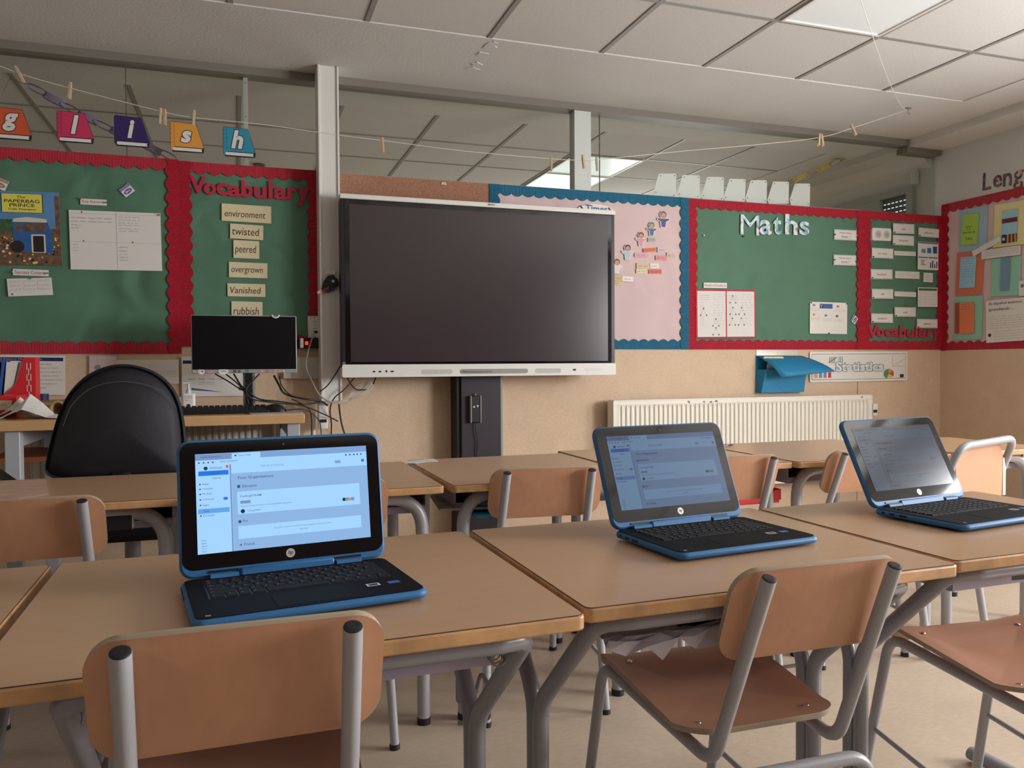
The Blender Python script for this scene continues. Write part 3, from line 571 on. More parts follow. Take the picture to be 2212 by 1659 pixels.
figure(1433, 473, 32, mat('purple_dress', (90, 80, 140), .6), mat('hair_grey', (120, 104, 110), .7), 'paper cut-out figure in purple at top of the pink board')
figure(1408, 494, 27, mat('denim_print', (92, 110, 150), .6), mat('green_hat_print', (70, 140, 100), .7), 'paper cut-out figure with green hat on the pink board')
figure(1385, 516, 28, mat('pink_dress', (214, 150, 168), .6), mat('hair_red', (140, 70, 60), .7), 'paper cut-out figure in pink dress on the pink board')
figure(1356, 544, 30, mat('paleblue_dress', (180, 196, 206), .6), mat('hair_purple', (96, 60, 100), .7), 'paper cut-out figure with purple hair on the pink board')
figure(1333, 574, 29, PAPER, mat('hair_brown', (120, 90, 66), .7), 'paper cut-out figure in white half hidden by the big screen')
for nm, c, x0, y0, x1, y1, d, l in (('o', (222, 120, 84), 1389, 537, 1416, 545, -2, 'orange slip'), ('w', (220, 196, 206), 1420, 534, 1443, 545, 0, 'white slip with purple scribble'), ('p', (226, 170, 178), 1370.5, 545.5, 1399, 555, 1, 'pink slip below the orange one'),
        ('r', (222, 150, 150), 1416, 552, 1440, 562, 0, 'pinkish red slip'), ('b', (210, 190, 170), 1440, 546, 1457, 555.5, 0, 'small beige slip at far right'), ('c', (216, 198, 160), 1375, 568, 1403, 580, 1, 'wide beige slip, upper one of the lower cluster'),
        ('v', (238, 232, 210), 1404, 569, 1423, 580, 0, 'bright ivory slip in the lower cluster'), ('m', (228, 214, 180), 1374, 581, 1399, 590.5, 0, 'cream slip at lower left of the lower cluster'), ('k', (216, 110, 104), 1401, 582, 1429, 591, 0, 'red and white slip in the lower cluster'),
        ('g', (206, 188, 150), 1322, 594, 1345, 606, 1, 'beige slip touching the big screen edge'), ('h', (240, 232, 226), 1345, 596, 1368, 607, 2, 'white slip beside the big screen'), ('j', (206, 190, 140), 1322, 607, 1340, 617, 0, 'lowest beige slip by the big screen'), ('n', (180, 176, 170), 1399, 514, 1415.5, 522, 0, 'black and white photo slip')):
    card('name_slip', l+', on the pink board', 'paper', (x0, y0), (x1, y0+d), (x0, y1), mat('slip_'+nm, c, .7), (lambda sd: lambda mb, W, H, z: scribble(mb, .12*W, .86*W, [.3*H], z, REDINK if sd % 2 else GREYINK, .3*H, sd))(ord(nm)), group='small slips on the pink board')
M, W, H = frame((1246, 437), (1328, 443), (1247, 462), 'y', .012)
mb = MB(PAPERW); mb.prism([(.5*W+.5*W*cos(a), .3*H+.66*H*sin(a)) for a in [2*pi*k/28 for k in range(28)]], 0, .0015); mb.text('Times', .22*W, .25*H, .58*W, .62*H, .002, mat('title_blue_print', (60, 110, 150), .6), bold=.03)
for u in (.13, .87): mb.line((u*W-.012, .72*H), (u*W+.012, .35*H), .010, .0021, INK)
tag(mb.build('title_card', matrix=M), 'white oval title card with blue letters half hidden above the big screen', 'card')
# --- white book-back cards on the glass, lettered book cards on the glass
for i, q in enumerate([(1423, 375, 1460.6, 375, 1459.6, 427, 1411.5, 423), (1474, 378, 1511.7, 379, 1510.8, 430, 1462.6, 426), (1527.7, 382, 1563.5, 382.8, 1562.5, 434, 1514.7, 431), (1576, 386, 1610.6, 387, 1609.2, 436, 1562.5, 433), (1621.7, 389, 1656.6, 389.5, 1656, 439, 1609.6, 432), (1669.9, 392, 1704, 392.7, 1703.3, 440, 1657.4, 436), (1717, 396.3, 1750, 396.8, 1749, 445.6, 1705.4, 436)]):
    P = [PX(q[2*k], q[2*k+1], 1, WY+.043) for k in range(4)]; z0 = 2.126
    P[2].z = max(z0, P[2].z); P[3].z = max(z0+.012, P[3].z)
    out = [(P[0].x+.006, P[0].z), (P[1].x-.006, P[1].z), (P[1].x, P[1].z-.008), (P[2].x, P[2].z+.006), (P[2].x-.006, P[2].z), (P[3].x+.016, z0), (P[3].x, P[3].z+.012), (P[0].x-.002, P[0].z-.006)]
    mb = MB(mat('card_back', (206, 212, 204), .7)); mb.prism(out, WY+.042, WY+.0435, ax='y')
    for (x, z) in ((P[0].x+.012, P[0].z-.014), (P[1].x-.012, P[1].z-.014), (P[2].x-.014, P[2].z+.014), (P[3].x+.016, P[3].z+.014)): mb.M = Matrix.Translation((x, WY+.0415, z)) @ Matrix.Rotation(radians(90), 4, 'X'); mb.disc(0, 0, .004, 0, SEAM, 10)
    mb.M = Matrix(); tag(mb.build('blank_card'), 'blank white book-shaped card on the glass, %s from the left of seven' % ordn(i), 'card', 'blank book-shaped cards above the Maths board')
def bookcard(ch, px, py, col, colname):
    p = PX(px, py, 1, WY+.043); mb = MB(mat('book_outline', (40, 24, 44), .5)); M = Matrix.Translation(p) @ Matrix(((1, 0, 0, 0), (0, 0, -1, 0), (0, 1, 0, 0), (0, 0, 0, 1)))
    s = 1.04; S = lambda L: [(a*s, b*s*1.05) for a, b in L]
    mb.prism(S([(.0, -.004), (.006, .002), (.122, -.002), (.160, -.116), (.156, -.140), (.012, -.142), (.0, -.128)]), 0, .0015)
    cv = mat('book_cover_'+colname.replace(' ', '_'), col, .5)
    mb.prism(S([(.002, -.004), (.007, 0), (.121, -.004), (.158, -.116), (.020, -.116), (.012, -.121), (.012, -.134), (.006, -.136), (.002, -.127)]), .0016, .0018, cv)
    mb.prism(S([(.014, -.120), (.150, -.120), (.146, -.127), (.150, -.135), (.014, -.135), (.011, -.128)]), .0018, .002, PAPERW)
    for k in range(5): mb.line((.0*s, (-.018-.022*k)*s), (.012*s, (-.012-.022*k)*s), .0015, .0021, INK)
    mb.line((.019*s, -.002), (.019*s, -.116*s), .0012, .0021, INK)
    box = {'g': (.035, -.112, .075, .092), 'l': (.055, -.110, .045, .100), 'i': (.055, -.110, .04, .098), 's': (.045, -.104, .06, .068), 'h': (.035, -.110, .068, .102)}[ch]
    vs, fs, (a, b, c, d) = glyphs(ch, 0, .075, .22)
    for bold_, zz, mm in ((.075, .0023, INK), (.042, .0026, PAPERW)):
        vs, fs, bb = glyphs(ch, 0, bold_, .22)
        gx = (b-a); gy = (d-c); mb.add([((box[0]+(v[0]-a)/gx*box[2])*s, (box[1]+(v[1]-c)/gy*box[3])*s, zz) for v in vs], fs, mm)
    return tag(mb.build('letter_card', matrix=M), '%s book-shaped card with white letter %s on the glass' % (colname, ch), 'card', 'lettered book-shaped cards on the glass')
for a in (('g', -16, 230.5, (214, 92, 52), 'orange red'), ('l', 122, 239, (206, 52, 96), 'pink'), ('i', 246, 249, (52, 34, 100), 'dark purple'), ('s', 367, 262.5, (226, 156, 62), 'yellow orange'), ('h', 481, 274, (48, 150, 178), 'turquoise')): bookcard(*a)
# --- paper chains in the neighbouring room
def chain(px0, py0, px1, py1, n, Y, m, label, sag=.02):
    a = PX(px0, py0, 1, Y); b = PX(px1, py1, 1, Y); d = (b-a)/n; mb = MB(m); dn = d.normalized()
    for k in range(n):
        c = a+d*(k+.5); c.z -= sag*sin(pi*(k+.5)/n); L = d.length*.62; u = Vector((0, 1, 0)) if k % 2 else dn.cross(Vector((0, 1, 0)))
        w_ = dn.cross(u).normalized()*.019; ring = [c+dn*L*cos(t)+u*.016*sin(t) for t in [2*pi*i/16 for i in range(16)]]
        vs = [p+w_ for p in ring]+[p-w_ for p in ring]; mb.add(vs, [(i, (i+1) % 16, 16+(i+1) % 16, 16+i) for i in range(16)])
    return tag(mb.build('paper_chain', smooth=True), label, 'paper chain')
chain(62, 183, 378, 342, 9, 4.95, mat('lilac_paper', (176, 160, 198), .7), 'sagging lilac paper chain behind the glass at left')
chain(1866, 318, 1690, 398, 7, 5.1, mat('yellow_paper', (220, 206, 120), .7), 'yellow paper chain behind the glass at right')
# ------------------------------------------------------------------ clothesline, pegs, hook
LY = 3.95
lp = [(-90, 118), (0, 143), (45, 160), (150, 190), (350, 241), (420, 254), (560, 268), (733, 292), (830, 304), (1000, 326), (1190, 343), (1260, 346), (1290, 345), (1480, 326), (1640, 312), (1770, 297), (1840, 277), (1960, 237)]
mb = MB(STRING); mb.tube(smooth([PX(a, b, 1, LY) for a, b in lp], 4), .0018, 6)
tag(mb.build('clothes_line', smooth=True), 'long white string sagging across the room with clothes pegs on it', 'string')
hk = PX(1962, 228, 1, LY)
mb = MB(GREYP); mb.M = Matrix.Translation((hk.x, hk.y, CZ)); mb.lathe([(.02, -.006), (.02, -.001), (.012, 0)], 12); mb.tube([(0, 0, -.005), (0, 0, -.03), (.008, 0, -.04), (.014, 0, -.032)], .0025, 8)
tag(mb.build('ceiling_hook', smooth=True), 'small grey ceiling hook where the two white strings meet', 'hook')
mb = MB(STRING); P = [PX(1960, 237, 1, LY), PX(1950, 232, 1, 3.9), PX(1935, 208, 1, 3.75), PX(1912, 155, 1, 3.45), PX(1885, 78, 1, 3.05), PX(1860, 0, 1, 2.65), PX(1845, -60, 1, 2.4)]
mb.tube(smooth(P, 5), .0018, 6); tag(mb.build('hanging_string', smooth=True), 'white string rising from the ceiling hook out of the top of view', 'string')
mb = MB(mat('orange_thread', (170, 110, 84), .7)); mb.tube([PX(8, 196, 1, 4.9), PX(20, 170, 1, 4.9), PX(62, 183, 1, 4.9)], .0016, 5); tag(mb.build('thread', smooth=True), 'thin orange thread at the end of the lilac paper chain', 'string')
def peg():
    mb = MB(PEG)
    for s in (-1, 1): mb.M = Matrix.Rotation(s*.07, 4, 'X'); mb.prism([(-.005, -.042), (.005, -.042), (.006, .015), (.0045, .032), (-.0045, .032), (-.006, .015)], s*.005-.0025, s*.005+.0025, ax='y')
    mb.M = Matrix(); return mb
p0 = None
for i, (px, py, ang, lab) in enumerate(((41, 158, -.45, 'leftmost wooden clothes peg, tilted, near the top left corner'), (151, 193, .1, 'wooden clothes peg above the pink letter l card'), (347, 249, .08, 'left one of a pair of wooden pegs above letters i and s'), (356, 251, .0, 'right one of a pair of wooden pegs above letters i and s'),
        (419, 253, .08, 'wooden clothes peg touching the yellow orange letter s card'), (827, 311, -.06, 'lone wooden clothes peg above the cork board'), (1191, 352, .0, 'wooden clothes peg just left of the white post'), (1260, 347, -.12, 'wooden clothes peg in front of the white post'),
        (1289, 352, -.05, 'wooden clothes peg just right of the white post'), (1769, 300, .12, 'left one of a pair of wooden pegs above the blank white cards'), (1776, 301, -.12, 'right one of a pair of wooden pegs above the blank white cards'), (1843, 279, -.45, 'tilted wooden peg nearest the ceiling hook'))):
    if p0 is None: base = peg().build('clothes_peg', bevel=.0008); o = base; p0 = o; sp = MB(CHROME); sp.tube([(-.006, -.008, .004), (-.006, .008, .004), (.006, .008, .004), (.006, -.008, .004)], .0012, 6); sp.build('spring', o)
    else: o = copy_tree(p0)
    q = PX(px, py, 1, LY); o.location = q; o.rotation_euler = (0, ang, random.uniform(-.3, .3)); tag(o, lab, 'clothes peg', 'wooden pegs on the clothes line')
# ------------------------------------------------------------------ big screen on its lift column
tvx0, tvx1, tvz0, tvz1 = .517, 2.105, .992, 1.955; TY = 4.25
t = thing('interactive_display', 'big black interactive screen with white bottom bar in the middle of the wall', 'screen', ((tvx0+tvx1)/2, TY, tvz0))
cx = (tvx0+tvx1)/2; hw = (tvx1-tvx0)/2; H_ = tvz1-tvz0
GF = mat('black_screen_frame', (44, 40, 46), .35, metal=.4)
mb = MB(GF); mb.box(-hw, hw, 0, .085, .05, H_-.025); 
mb.build('housing', t, bevel=.003)
SG = mat('dark_screen_glass', (58, 49, 52), .2, spec=.6)
mb = MB(BLKS); mb.box(-hw+.022, hw-.022, -.002, .01, .070, H_-.030); b_ = mb.build('screen_bezel', t)
mb = MB(SG); mb.box(-hw+.046, hw-.046, -.0035, .001, .082, H_-.052); mb.build('screen_glass', t)
mb = MB(WHITEP); mb.prism([(-hw-.002, H_), (hw+.002, H_), (hw+.002, H_-.026), (-hw-.002, H_-.026)][::-1], -.012, .086, ax='y'); mb.build('top_bar', t, bevel=.003)
mb = MB(WHITEP, GREYP, BLK); mb.prism(rrect(-hw, hw, 0, .068, .010), -.014, .086, ax='y')
mb.M = Matrix(((1, 0, 0, 0), (0, 0, -1, -.0145), (0, 1, 0, 0), (0, 0, 0, 1)))
for u in (.105, .125): mb.quad(2*hw*u-hw-.008, 2*hw*u-hw+.006, .026, .034, 0, BLK)
mb.quad(2*hw*.146-hw-.005, 2*hw*.146-hw+.005, .026, .037, 0, BLK); mb.quad(2*hw*.165-hw-.008, 2*hw*.165-hw+.009, .026, .034, 0, BLK)
sg = mat('speaker_grille', (196, 192, 184), .7, noise=(900, .4))
for a, b in ((.265, .375), (.68, .78)): mb.prism([(x, y) for x, y in rrect(2*hw*a-hw, 2*hw*b-hw, .014, .040, .012)], -.0002, .0004, sg)
mb.prism(rrect(2*hw*.833-hw-.010, 2*hw*.833-hw+.010, .026, .037, .005), 0, .001, BLK)
for k in range(7): mb.disc(2*hw*(.878+.0105*k)-hw, .031, .005, .0006, GREYP, 12); mb.disc(2*hw*(.878+.0105*k)-hw, .031, .0042, .0009, WHITEP, 12)
mb.M = Matrix(); mb.build('control_bar', t, bevel=.0015)
mb = MB(mat('pen_recess', (150, 148, 142), .5)); mb.prism(rrect(2*hw*.403-hw, 2*hw*.652-hw, .014, .040, .012), -.0165, -.0135, ax='y'); tr_ = mb.build('pen_tray', t)
L_ = MB(GREYINK); L_.M = Matrix(((1, 0, 0, 0), (0, 0, -1, -.0125), (0, 1, 0, H_-.019), (0, 0, 0, 1))); L_.text('SMART', -.02+0.03, .002, .045, .010, .0005, bold=.02); L_.M = Matrix(((1, 0, 0, -hw+.004), (0, 0, -1, -.001), (0, 1, 0, .066), (0, 0, 0, 1))); L_.quad(0, .014, 0, .016, .0015, GREYP); L_.quad(.002, .012, .005, .008, .002, BLK); L_.quad(.002, .012, .011, .014, .002, BLK)
L_.build('maker_mark', t)
x0 = tvx0+2*hw*.41; mb = MB(GREYP); mb.tube([(x0, TY-.020, tvz0+.028), (x0+.012, TY-.022, tvz0+.028), (x0+.02, TY-.022, tvz0+.028), (x0+.17, TY-.022, tvz0+.029)], [.001, .004, .0055, .006], 10); tag(mb.build('stylus_pen', smooth=True), 'grey stylus pen lying in the tray of the big screen', 'pen')
PEDM = mat('dark_lift_column', (52, 48, 54), .5, metal=.3)
mb = MB(PEDM); mb.box(1.19, 1.435, 4.345, WY, 0, 1.30); t = mb.build('lift_column', bevel=.004); tag(t, 'dark grey lift column under the big screen', 'column')
mb = MB(GREYP); mb.box(1.425, 1.4365, 4.344, WY, 0, .99); mb.build('edge_trim', t)
mb = MB(BLK); mb.box(1.170, 1.190, 4.36, WY, 0, 1.3); mb.build('side_cover', t)
p = PX(1028, 884, 1, 4.32); t = thing('lift_remote', 'black two-arrow control hanging on the dark lift column', 'remote control', (p.x, 4.325, p.z))
mb = MB(BLK); mb.box(-.026, .026, -.006, .018, -.075, .075); mb.build('case', t, bevel=.003)
mb = MB(GREYP); mb.box(-.032, -.025, -.010, .018, -.077, .077); mb.box(.025, .032, -.010, .018, -.077, .077); mb.build('side_rail', t, bevel=.002)
mb = MB(PAPERW); mb.M = Matrix(((1, 0, 0, 0), (0, 0, -1, -.007), (0, 1, 0, 0), (0, 0, 0, 1))); mb.add([(-.018, .010, 0), (-.004, .010, 0), (-.011, .022, 0)], [(0, 1, 2)]); mb.add([(.004, .022, 0), (.011, .010, 0), (.018, .022, 0)], [(0, 1, 2)]); mb.build('arrow_print', t)
mb = MB(CHROME); mb.tube([(0, .005, .075), (0, .005, .09)], .004, 8); mb.build('hanging_peg', t)
mb = MB(BLK); mb.tube(smooth([(0, .005, -.075), (.004, .004, -.13), (.012, .006, -.18), (.008, .008, -.25), (.01, .012, -.34)], 6), .003, 8); mb.build('cable', t, smooth=True)
# ------------------------------------------------------------------ radiators
def radiator(x0, x1, z0, z1, yb, label, knob=True):
    t = thing('radiator', label, 'radiator', ((x0+x1)/2, yb, z0)); hw = (x1-x0)/2; h = z1-z0; n = int((x1-x0)/.0333)
    mb = MB(RADM); K = 8; prof = []
    for i in range(n):
        xa = -hw+.03+(2*hw-.06)*i/n; wv = (2*hw-.06)/n
        for u, d in ((0, 0), (.16, 0), (.26, .009), (.74, .009), (.84, 0)): prof.append((xa+wv*u, d))
    prof.append((hw-.03, 0))
    vs = []; 
    for x, d in prof: vs += [(x, -.10, .02), (x, -.10+d, .05), (x, -.10+d, h-.055), (x, -.10, h-.035)]
    m_ = len(prof); fs = [(i*4+j, (i+1)*4+j, (i+1)*4+j+1, i*4+j+1) for i in range(m_-1) for j in range(3)]
    mb.add(vs, fs); mb.box(-hw, hw, -.10, -.095, h-.036, h-.012); mb.box(-hw, hw, -.1, -.095, 0, .021); mb.box(-hw, -hw+.031, -.1, -.095, .02, h-.035); mb.box(hw-.031, hw, -.1, -.095, .02, h-.035)
    mb.build('ribbed_panel', t, smooth=True, ang=20)
    mb = MB(RADM); mb.box(-hw-.003, -hw+.004, -.102, -.02, 0, h-.01); mb.box(hw-.004, hw+.003, -.102, -.02, 0, h-.01); mb.box(-hw, hw, -.102, -.02, h-.012, h-.004); mb.box(-hw+.01, hw-.01, -.04, -.02, .02, h-.05); mb.build('side_casing', t, bevel=.002)
    mb = MB(RADM); mb.box(-hw+.2, -hw+.24, -.04, 0, .1, h-.1); mb.box(hw-.24, hw-.2, -.04, 0, .1, h-.1); mb.build('wall_bracket', t)
    if knob:
        mb = MB(WHITEP, BLK); mb.M = Matrix.Translation((hw+.02, -.06, h-.06)); mb.box(-.02, .012, -.015, .015, -.03, .04); mb.M = Matrix.Translation((hw+.038, -.07, h-.105)); mb.box(-.018, .022, -.02, .02, -.045, .035); mb.M = Matrix(); mb.box(hw+.022, hw+.056, -.0915, -.090, h-.13, h-.11, BLK)
        mb.build('thermostat_valve', t, bevel=.003)
        r = random.Random(4); mb = MB(mat('bare_metal', (130, 116, 100), .6)); mb.M = Matrix(((1, 0, 0, 0), (0, 0, -1, -.1003), (0, 1, 0, 0), (0, 0, 0, 1)))
        for x, y, s in ((-.46, h-.024, .012), (-.35, h-.026, .009), (-.30, h-.028, .011), (-.26, h-.024, .013), (.9, h-.02, .010), (-.1, h-.03, .004), (.1, h-.022, .004), (-.7, h-.04, .004)): mb.prism([(x+s*r.uniform(.5, 1.2)*cos(a), y+s*.8*r.uniform(.4, 1)*sin(a)) for a in [2*pi*k/9 for k in range(9)]], 0, .0003)
        mb.build('chipped_paint', t)
    return t
radiator(2.16, 4.13, .26, .838, WY-.02, 'long cream ribbed radiator below the Maths board')
radiator(-.95, .235, .22, .80, WY-.02, 'cream ribbed radiator behind the teacher desk', knob=False)
# ------------------------------------------------------------------ teacher desk
DZ, DY0, DY1, DX0, DX1 = .845, 3.60, 4.37, -1.5, .275
LAMD = mat('desk_laminate', (206, 164, 116), .35, grain=((5, 60, 3), .08)); GLEG = mat('grey_desk_leg', (176, 178, 182), .45)
t = thing('teacher_desk', 'long teacher desk with wood top and grey legs under the monitor', 'desk', (0, 4.0, 0))
mb = MB(LAMD); mb.box(DX0, DX1, DY0-4, DY1-4, DZ-.042, DZ); mb.build('desktop', t, bevel=.003)
for x in (DX1-.075, PX(30, 1000, 1, DY0+.03).x-.03, ):
    for y in (DY0+.02, DY1-.08): mb = MB(GLEG); mb.box(x, x+.055, y-4, y+.06-4, 0, DZ-.042); mb.build('leg', t, bevel=.004)
    mb = MB(GLEG); mb.box(x+.01, x+.045, DY0+.08-4, DY1-.08-4, DZ-.11, DZ-.0425); mb.build('side_rail', t)
mb = MB(mat('desk_shelf_wood', (150, 84, 52), .5, grain=((5, 60, 3), .1))); mb.box(-1.0, DX1-.02, DY0+.25-4, DY1-.05-4, .655, .675); mb.build('shelf', t)
mb = MB(PAPER); mb.box(-.10, .22, 3.95, 4.2, .6755, .683); tag(mb.build('paper_stack'), 'flat white papers on the shelf under the teacher desk', 'paper')
# monitor
MYc = 4.12; a = PX(412, 685, 1, MYc); b = PX(640, 682, 1, MYc); z0 = PX(413, 807, 1, MYc).z; z1 = (a.z+b.z)/2+.005; mw = b.x-a.x
t = thing('computer_monitor', 'black-screened desktop monitor with silver frame on the teacher desk', 'monitor', ((a.x+b.x)/2, MYc, DZ)); SILV = mat('silver_plastic', (170, 168, 168), .4, metal=.3)
mb = MB(SILV); mb.box(-mw/2, mw/2, 0, .035, z0-DZ, z1-DZ); mb.build('housing', t, bevel=.003)
OFF = mat('switched_off_screen', (8, 7, 12), .35, spec=.3)
mb = MB(OFF); mb.box(-mw/2+.004, mw/2-.004, -.0015, .002, z0-DZ+.019, z1-DZ-.004); mb.build('screen_panel', t)
mb = MB(BLK); mb.box(.0, .035, .02, .05, 0.01, z0-DZ+.05); mb.build('stand', t, bevel=.003)
mb = MB(SILV); mb.box(-.012, .0, .03, .05, 0.01, z0-DZ+.04); mb.box(.035, .045, .03, .05, .01, z0-DZ+.04); mb.build('stand_edge', t)
mb = MB(BLK); mb.prism(rrect(-.1, .13, -.05, .1, .02), 0, .012); mb.build('base_plate', t, bevel=.003)
M0 = Matrix(((1, 0, 0, (a.x+b.x)/2), (0, 0, -1, MYc-.0005), (0, 1, 0, z0), (0, 0, 0, 1)))
def sticker(u, r, col, lab, txt=None, dy=.0, ry=None, shape='disc'):
    mb = MB(mat('sticker_%d%d%d' % col, col, .5)); x = (u-.5)*mw
    if shape == 'disc': mb.prism([(x+r*cos(q), .0095+dy+(ry or r)*sin(q)) for q in [2*pi*k/20 for k in range(20)]], 0, .0006)
    else: mb.prism(rrect(x-r, x+r, .0095+dy-(ry or r), .0095+dy+(ry or r), min(r, ry or r)*.3), 0, .0006)
    if txt == 'I':
        mb.text('I', x-.008, .0055, .0015, .008, .0008, INK)
        mb.prism([(x+.004, .004), (x+.009, .010), (x+.0085, .0135), (x+.006, .014), (x+.004, .012), (x+.002, .014), (x-.0005, .0135), (x-.001, .010)], .0007, .0009, REDCUT)
    elif txt: mb.text(txt, x-r*.6, .0095+dy-.004, r*1.2, .009, .0008, INK, bold=.02)
    return tag(mb.build('sticker', matrix=M0), lab, 'sticker', 'stickers along the monitor frame')
sticker(.025, .007, (150, 190, 150), 'small green and white sticker at left end of monitor frame', shape='r', ry=.006)
sticker(.09, .0145, (232, 226, 222), 'round white sticker with red heart on monitor frame', 'I')
sticker(.175, .014, (214, 150, 180), 'pink tape sticker on monitor frame', shape='r', ry=.005, dy=-.003)
sticker(.295, .0235, (236, 234, 228), 'large oval white sticker reading COOL on monitor frame', 'COOL', ry=.015)
sticker(.40, .0075, (96, 84, 70), 'left of two small dark round stickers on monitor frame'); sticker(.442, .0075, (110, 96, 80), 'right of two small dark round stickers on monitor frame')
sticker(.515, .009, (70, 150, 120), 'green badge sticker on monitor frame', shape='r', ry=.008); sticker(.66, .007, (226, 160, 110), 'small orange sticker on monitor frame'); sticker(.715, .005, (200, 120, 120), 'small reddish slanted sticker on monitor frame', shape='r', ry=.007)
sticker(.785, .006, (216, 150, 116), 'tall peach sticker sticking above the monitor frame', shape='r', ry=.013, dy=.002); sticker(.83, .006, (206, 160, 130), 'small tan sticker near right end of monitor frame'); sticker(.872, .0045, (226, 214, 216), 'tiny pale dot sticker near right end of monitor frame')
p = PX(595, 684, 1, MYc); mb = MB(WHITEP); mb.tube([(p.x-.017, MYc-.004, p.z+.008), (p.x-.012, MYc-.006, p.z-.002), (p.x, MYc-.007, p.z-.006), (p.x+.012, MYc-.006, p.z-.002), (p.x+.017, MYc-.004, p.z+.008)], .004, 8); tag(mb.build('webcam_clip', smooth=True), 'small white crescent clip on top of the monitor', 'clip')
# keyboard, mouse, mat
kx0 = PX(398, 885, 2, DZ+.012).x-.06
t = thing('desktop_keyboard', 'black desktop keyboard in front of the monitor', 'keyboard', (-.10, 3.80, DZ)); mb = MB(BLK)
mb.prism([(-.08, 0), (.08, 0), (.08, .026), (-.08, .014)], -.23, .23, ax='x'); mb.build('case', t, bevel=.003)
mb = MB(KEYM)
for r_ in range(6):
    for k in range(18): mb.box(-.222+.0247*k, -.203+.0247*k, -.072+.025*r_, -.052+.025*r_, .0142+.0019*r_, .0225+.0019*r_)
o = mb.build('keys', t, bevel=.001)
o = thing('mouse_mat', 'thin grey mouse mat at the right end of the desk', 'mat', (.155, 3.74, DZ)); mb = MB(mat('mat_grey', (176, 172, 172), .7)); mb.prism(rrect(-.11, .115, -.12, .12, .01), .0003, .003); mb.build('pad', o)
mb = MB(BLK); t = thing('computer_mouse', 'black computer mouse on grey mat', 'mouse', (.155, 3.76, DZ+.003), radians(70))
rows = []
for i in range(9):
    v = -1+2*i/8; row = []
    for k in range(13): a = pi*k/12; w_ = .031*sqrt(max(0, 1-v*v*.85)); row.append((w_*cos(a), v*.05, .036*sin(a)**.8*sqrt(max(0.02, 1-v*v*.9))))
    rows.append(row)
mb.grid([list(reversed(r)) for r in rows]); mb.build('body', t, smooth=True)
mb = MB(GREYP); mb.box(-.002, .002, -.045, -.01, .02, .034); mb.build('scroll_wheel', t)
# desk clutter
def desk_pt(px, y, z=DZ): return PX(px, 880, 1, y).x
t = thing('magazine_file', 'red magazine file holding folders at the left of the desk', 'file box', (desk_pt(40, 4.2), 4.2, DZ)); REDP = mat('red_plastic', (214, 40, 48), .4)
mb = MB(REDP); mb.prism([(-.14, 0), (.08, 0), (.08, .255), (.035, .255), (.0, .13), (-.05, .085), (-.14, .07)], -.045, -.042, ax='y'); mb.prism([(-.14, 0), (.08, 0), (.08, .255), (.035, .255), (.0, .13), (-.05, .085), (-.14, .07)], .042, .045, ax='y'); mb.box(.077, .08, -.042, .042, 0, .255); mb.box(-.14, .077, -.042, .042, 0, .003); mb.box(-.14, -.137, -.042, .042, 0.003, .07); mb.build('case', t)
mb = MB(PAPERW)
for k, (x, z) in enumerate(((.045, .20), (.06, .20), (.045, .15), (.06, .15), (.052, .175), (.045, .10), (.06, .10), (.052, .125), (.052, .07), (-.01, .04))): mb.box(x, x+.003, -.0465, -.0455, z, z+.03)
mb.build('slot_pattern', t)
bx = desk_pt(40, 4.2)
for nm, x, h, m_, lab, dx in (('folder', -.105, .235, mat('grey_folder', (140, 140, 144), .5), 'grey folder standing in the red file box', .0), ('folder', -.085, .245, mat('blue_folder', (50, 92, 170), .5), 'blue folder standing in the red file box', .0), ('folder', -.06, .235, PAPERW, 'glossy white folder leaning in the red file box', .02), ('folder', -.03, .24, mat('cream_folder', (214, 204, 190), .6), 'cream folder leaning right in the red file box', .05)):
    mb = MB(m_); mb.add([(x-.008, -.036, .004), (x+.028, -.036, .004), (x+.05+dx, -.036, h), (x+.0+dx, -.036, h), (x-.008, .03, .004), (x+.028, .03, .004), (x+.05+dx, .03, h), (x+.0+dx, .03, h)], [(0, 1, 2, 3), (7, 6, 5, 4), (0, 4, 5, 1), (1, 5, 6, 2), (2, 6, 7, 3), (3, 7, 4, 0)])
    tag(mb.build(nm, matrix=Matrix.Translation((bx, 4.2, DZ))), lab, 'folder')
mb = MB(REDP); x = desk_pt(8, 4.0); mb.box(x-.15, x+.07, 3.9, 4.08, DZ, DZ+.09); mb.box(x-.13, x+.055, 3.897, 3.9, DZ+.03, DZ+.07, CREAM); mb.M = Matrix(((1, 0, 0, x-.04), (0, 0, -1, 3.8965), (0, 1, 0, DZ+.045), (0, 0, 0, 1))); mb.text('Dictionary', 0, 0, .08, .012, 0, GREYINK, shear=.2); mb.M = Matrix()
tag(mb.build('storage_tray', bevel=.002), 'red storage tray with a cream label at the left end of the desk', 'tray')
def foldpaper(x, y, lab, s=1, h=.09, seed=1, w_=.10):
    mb = MB(PAPER); R = []
    for i in range(7):
        u = i/6; row = []
        for j in range(6):
            v = j/5; zz = .004+h*max(0, 1-abs(u-.35)/.35)*(.4+.6*v)*s; row.append((x+(u-.5)*w_*2, y-.07+.16*v, DZ+zz))
        R.append(row)
    mb.grid([list(r) for r in zip(*R)]); 
    mb.M = Matrix(((1, 0, 0, x-.02), (0, .7, -.7, y-.07), (0, .7, .7, DZ+.015), (0, 0, 0, 1))); 
    o = mb.build('loose_paper', smooth=False); s_ = o.modifiers.new('sol', 'SOLIDIFY'); s_.thickness = .0008
    return tag(o, lab, 'paper')
foldpaper(desk_pt(52, 3.8), 3.80, 'folded white sheet propped up at left of the desk', 1, .085, 1)
foldpaper(desk_pt(85, 3.75), 3.72, 'white ruled sheet folded to a peak on the desk beside the chair', 1, .10, 2, .13)
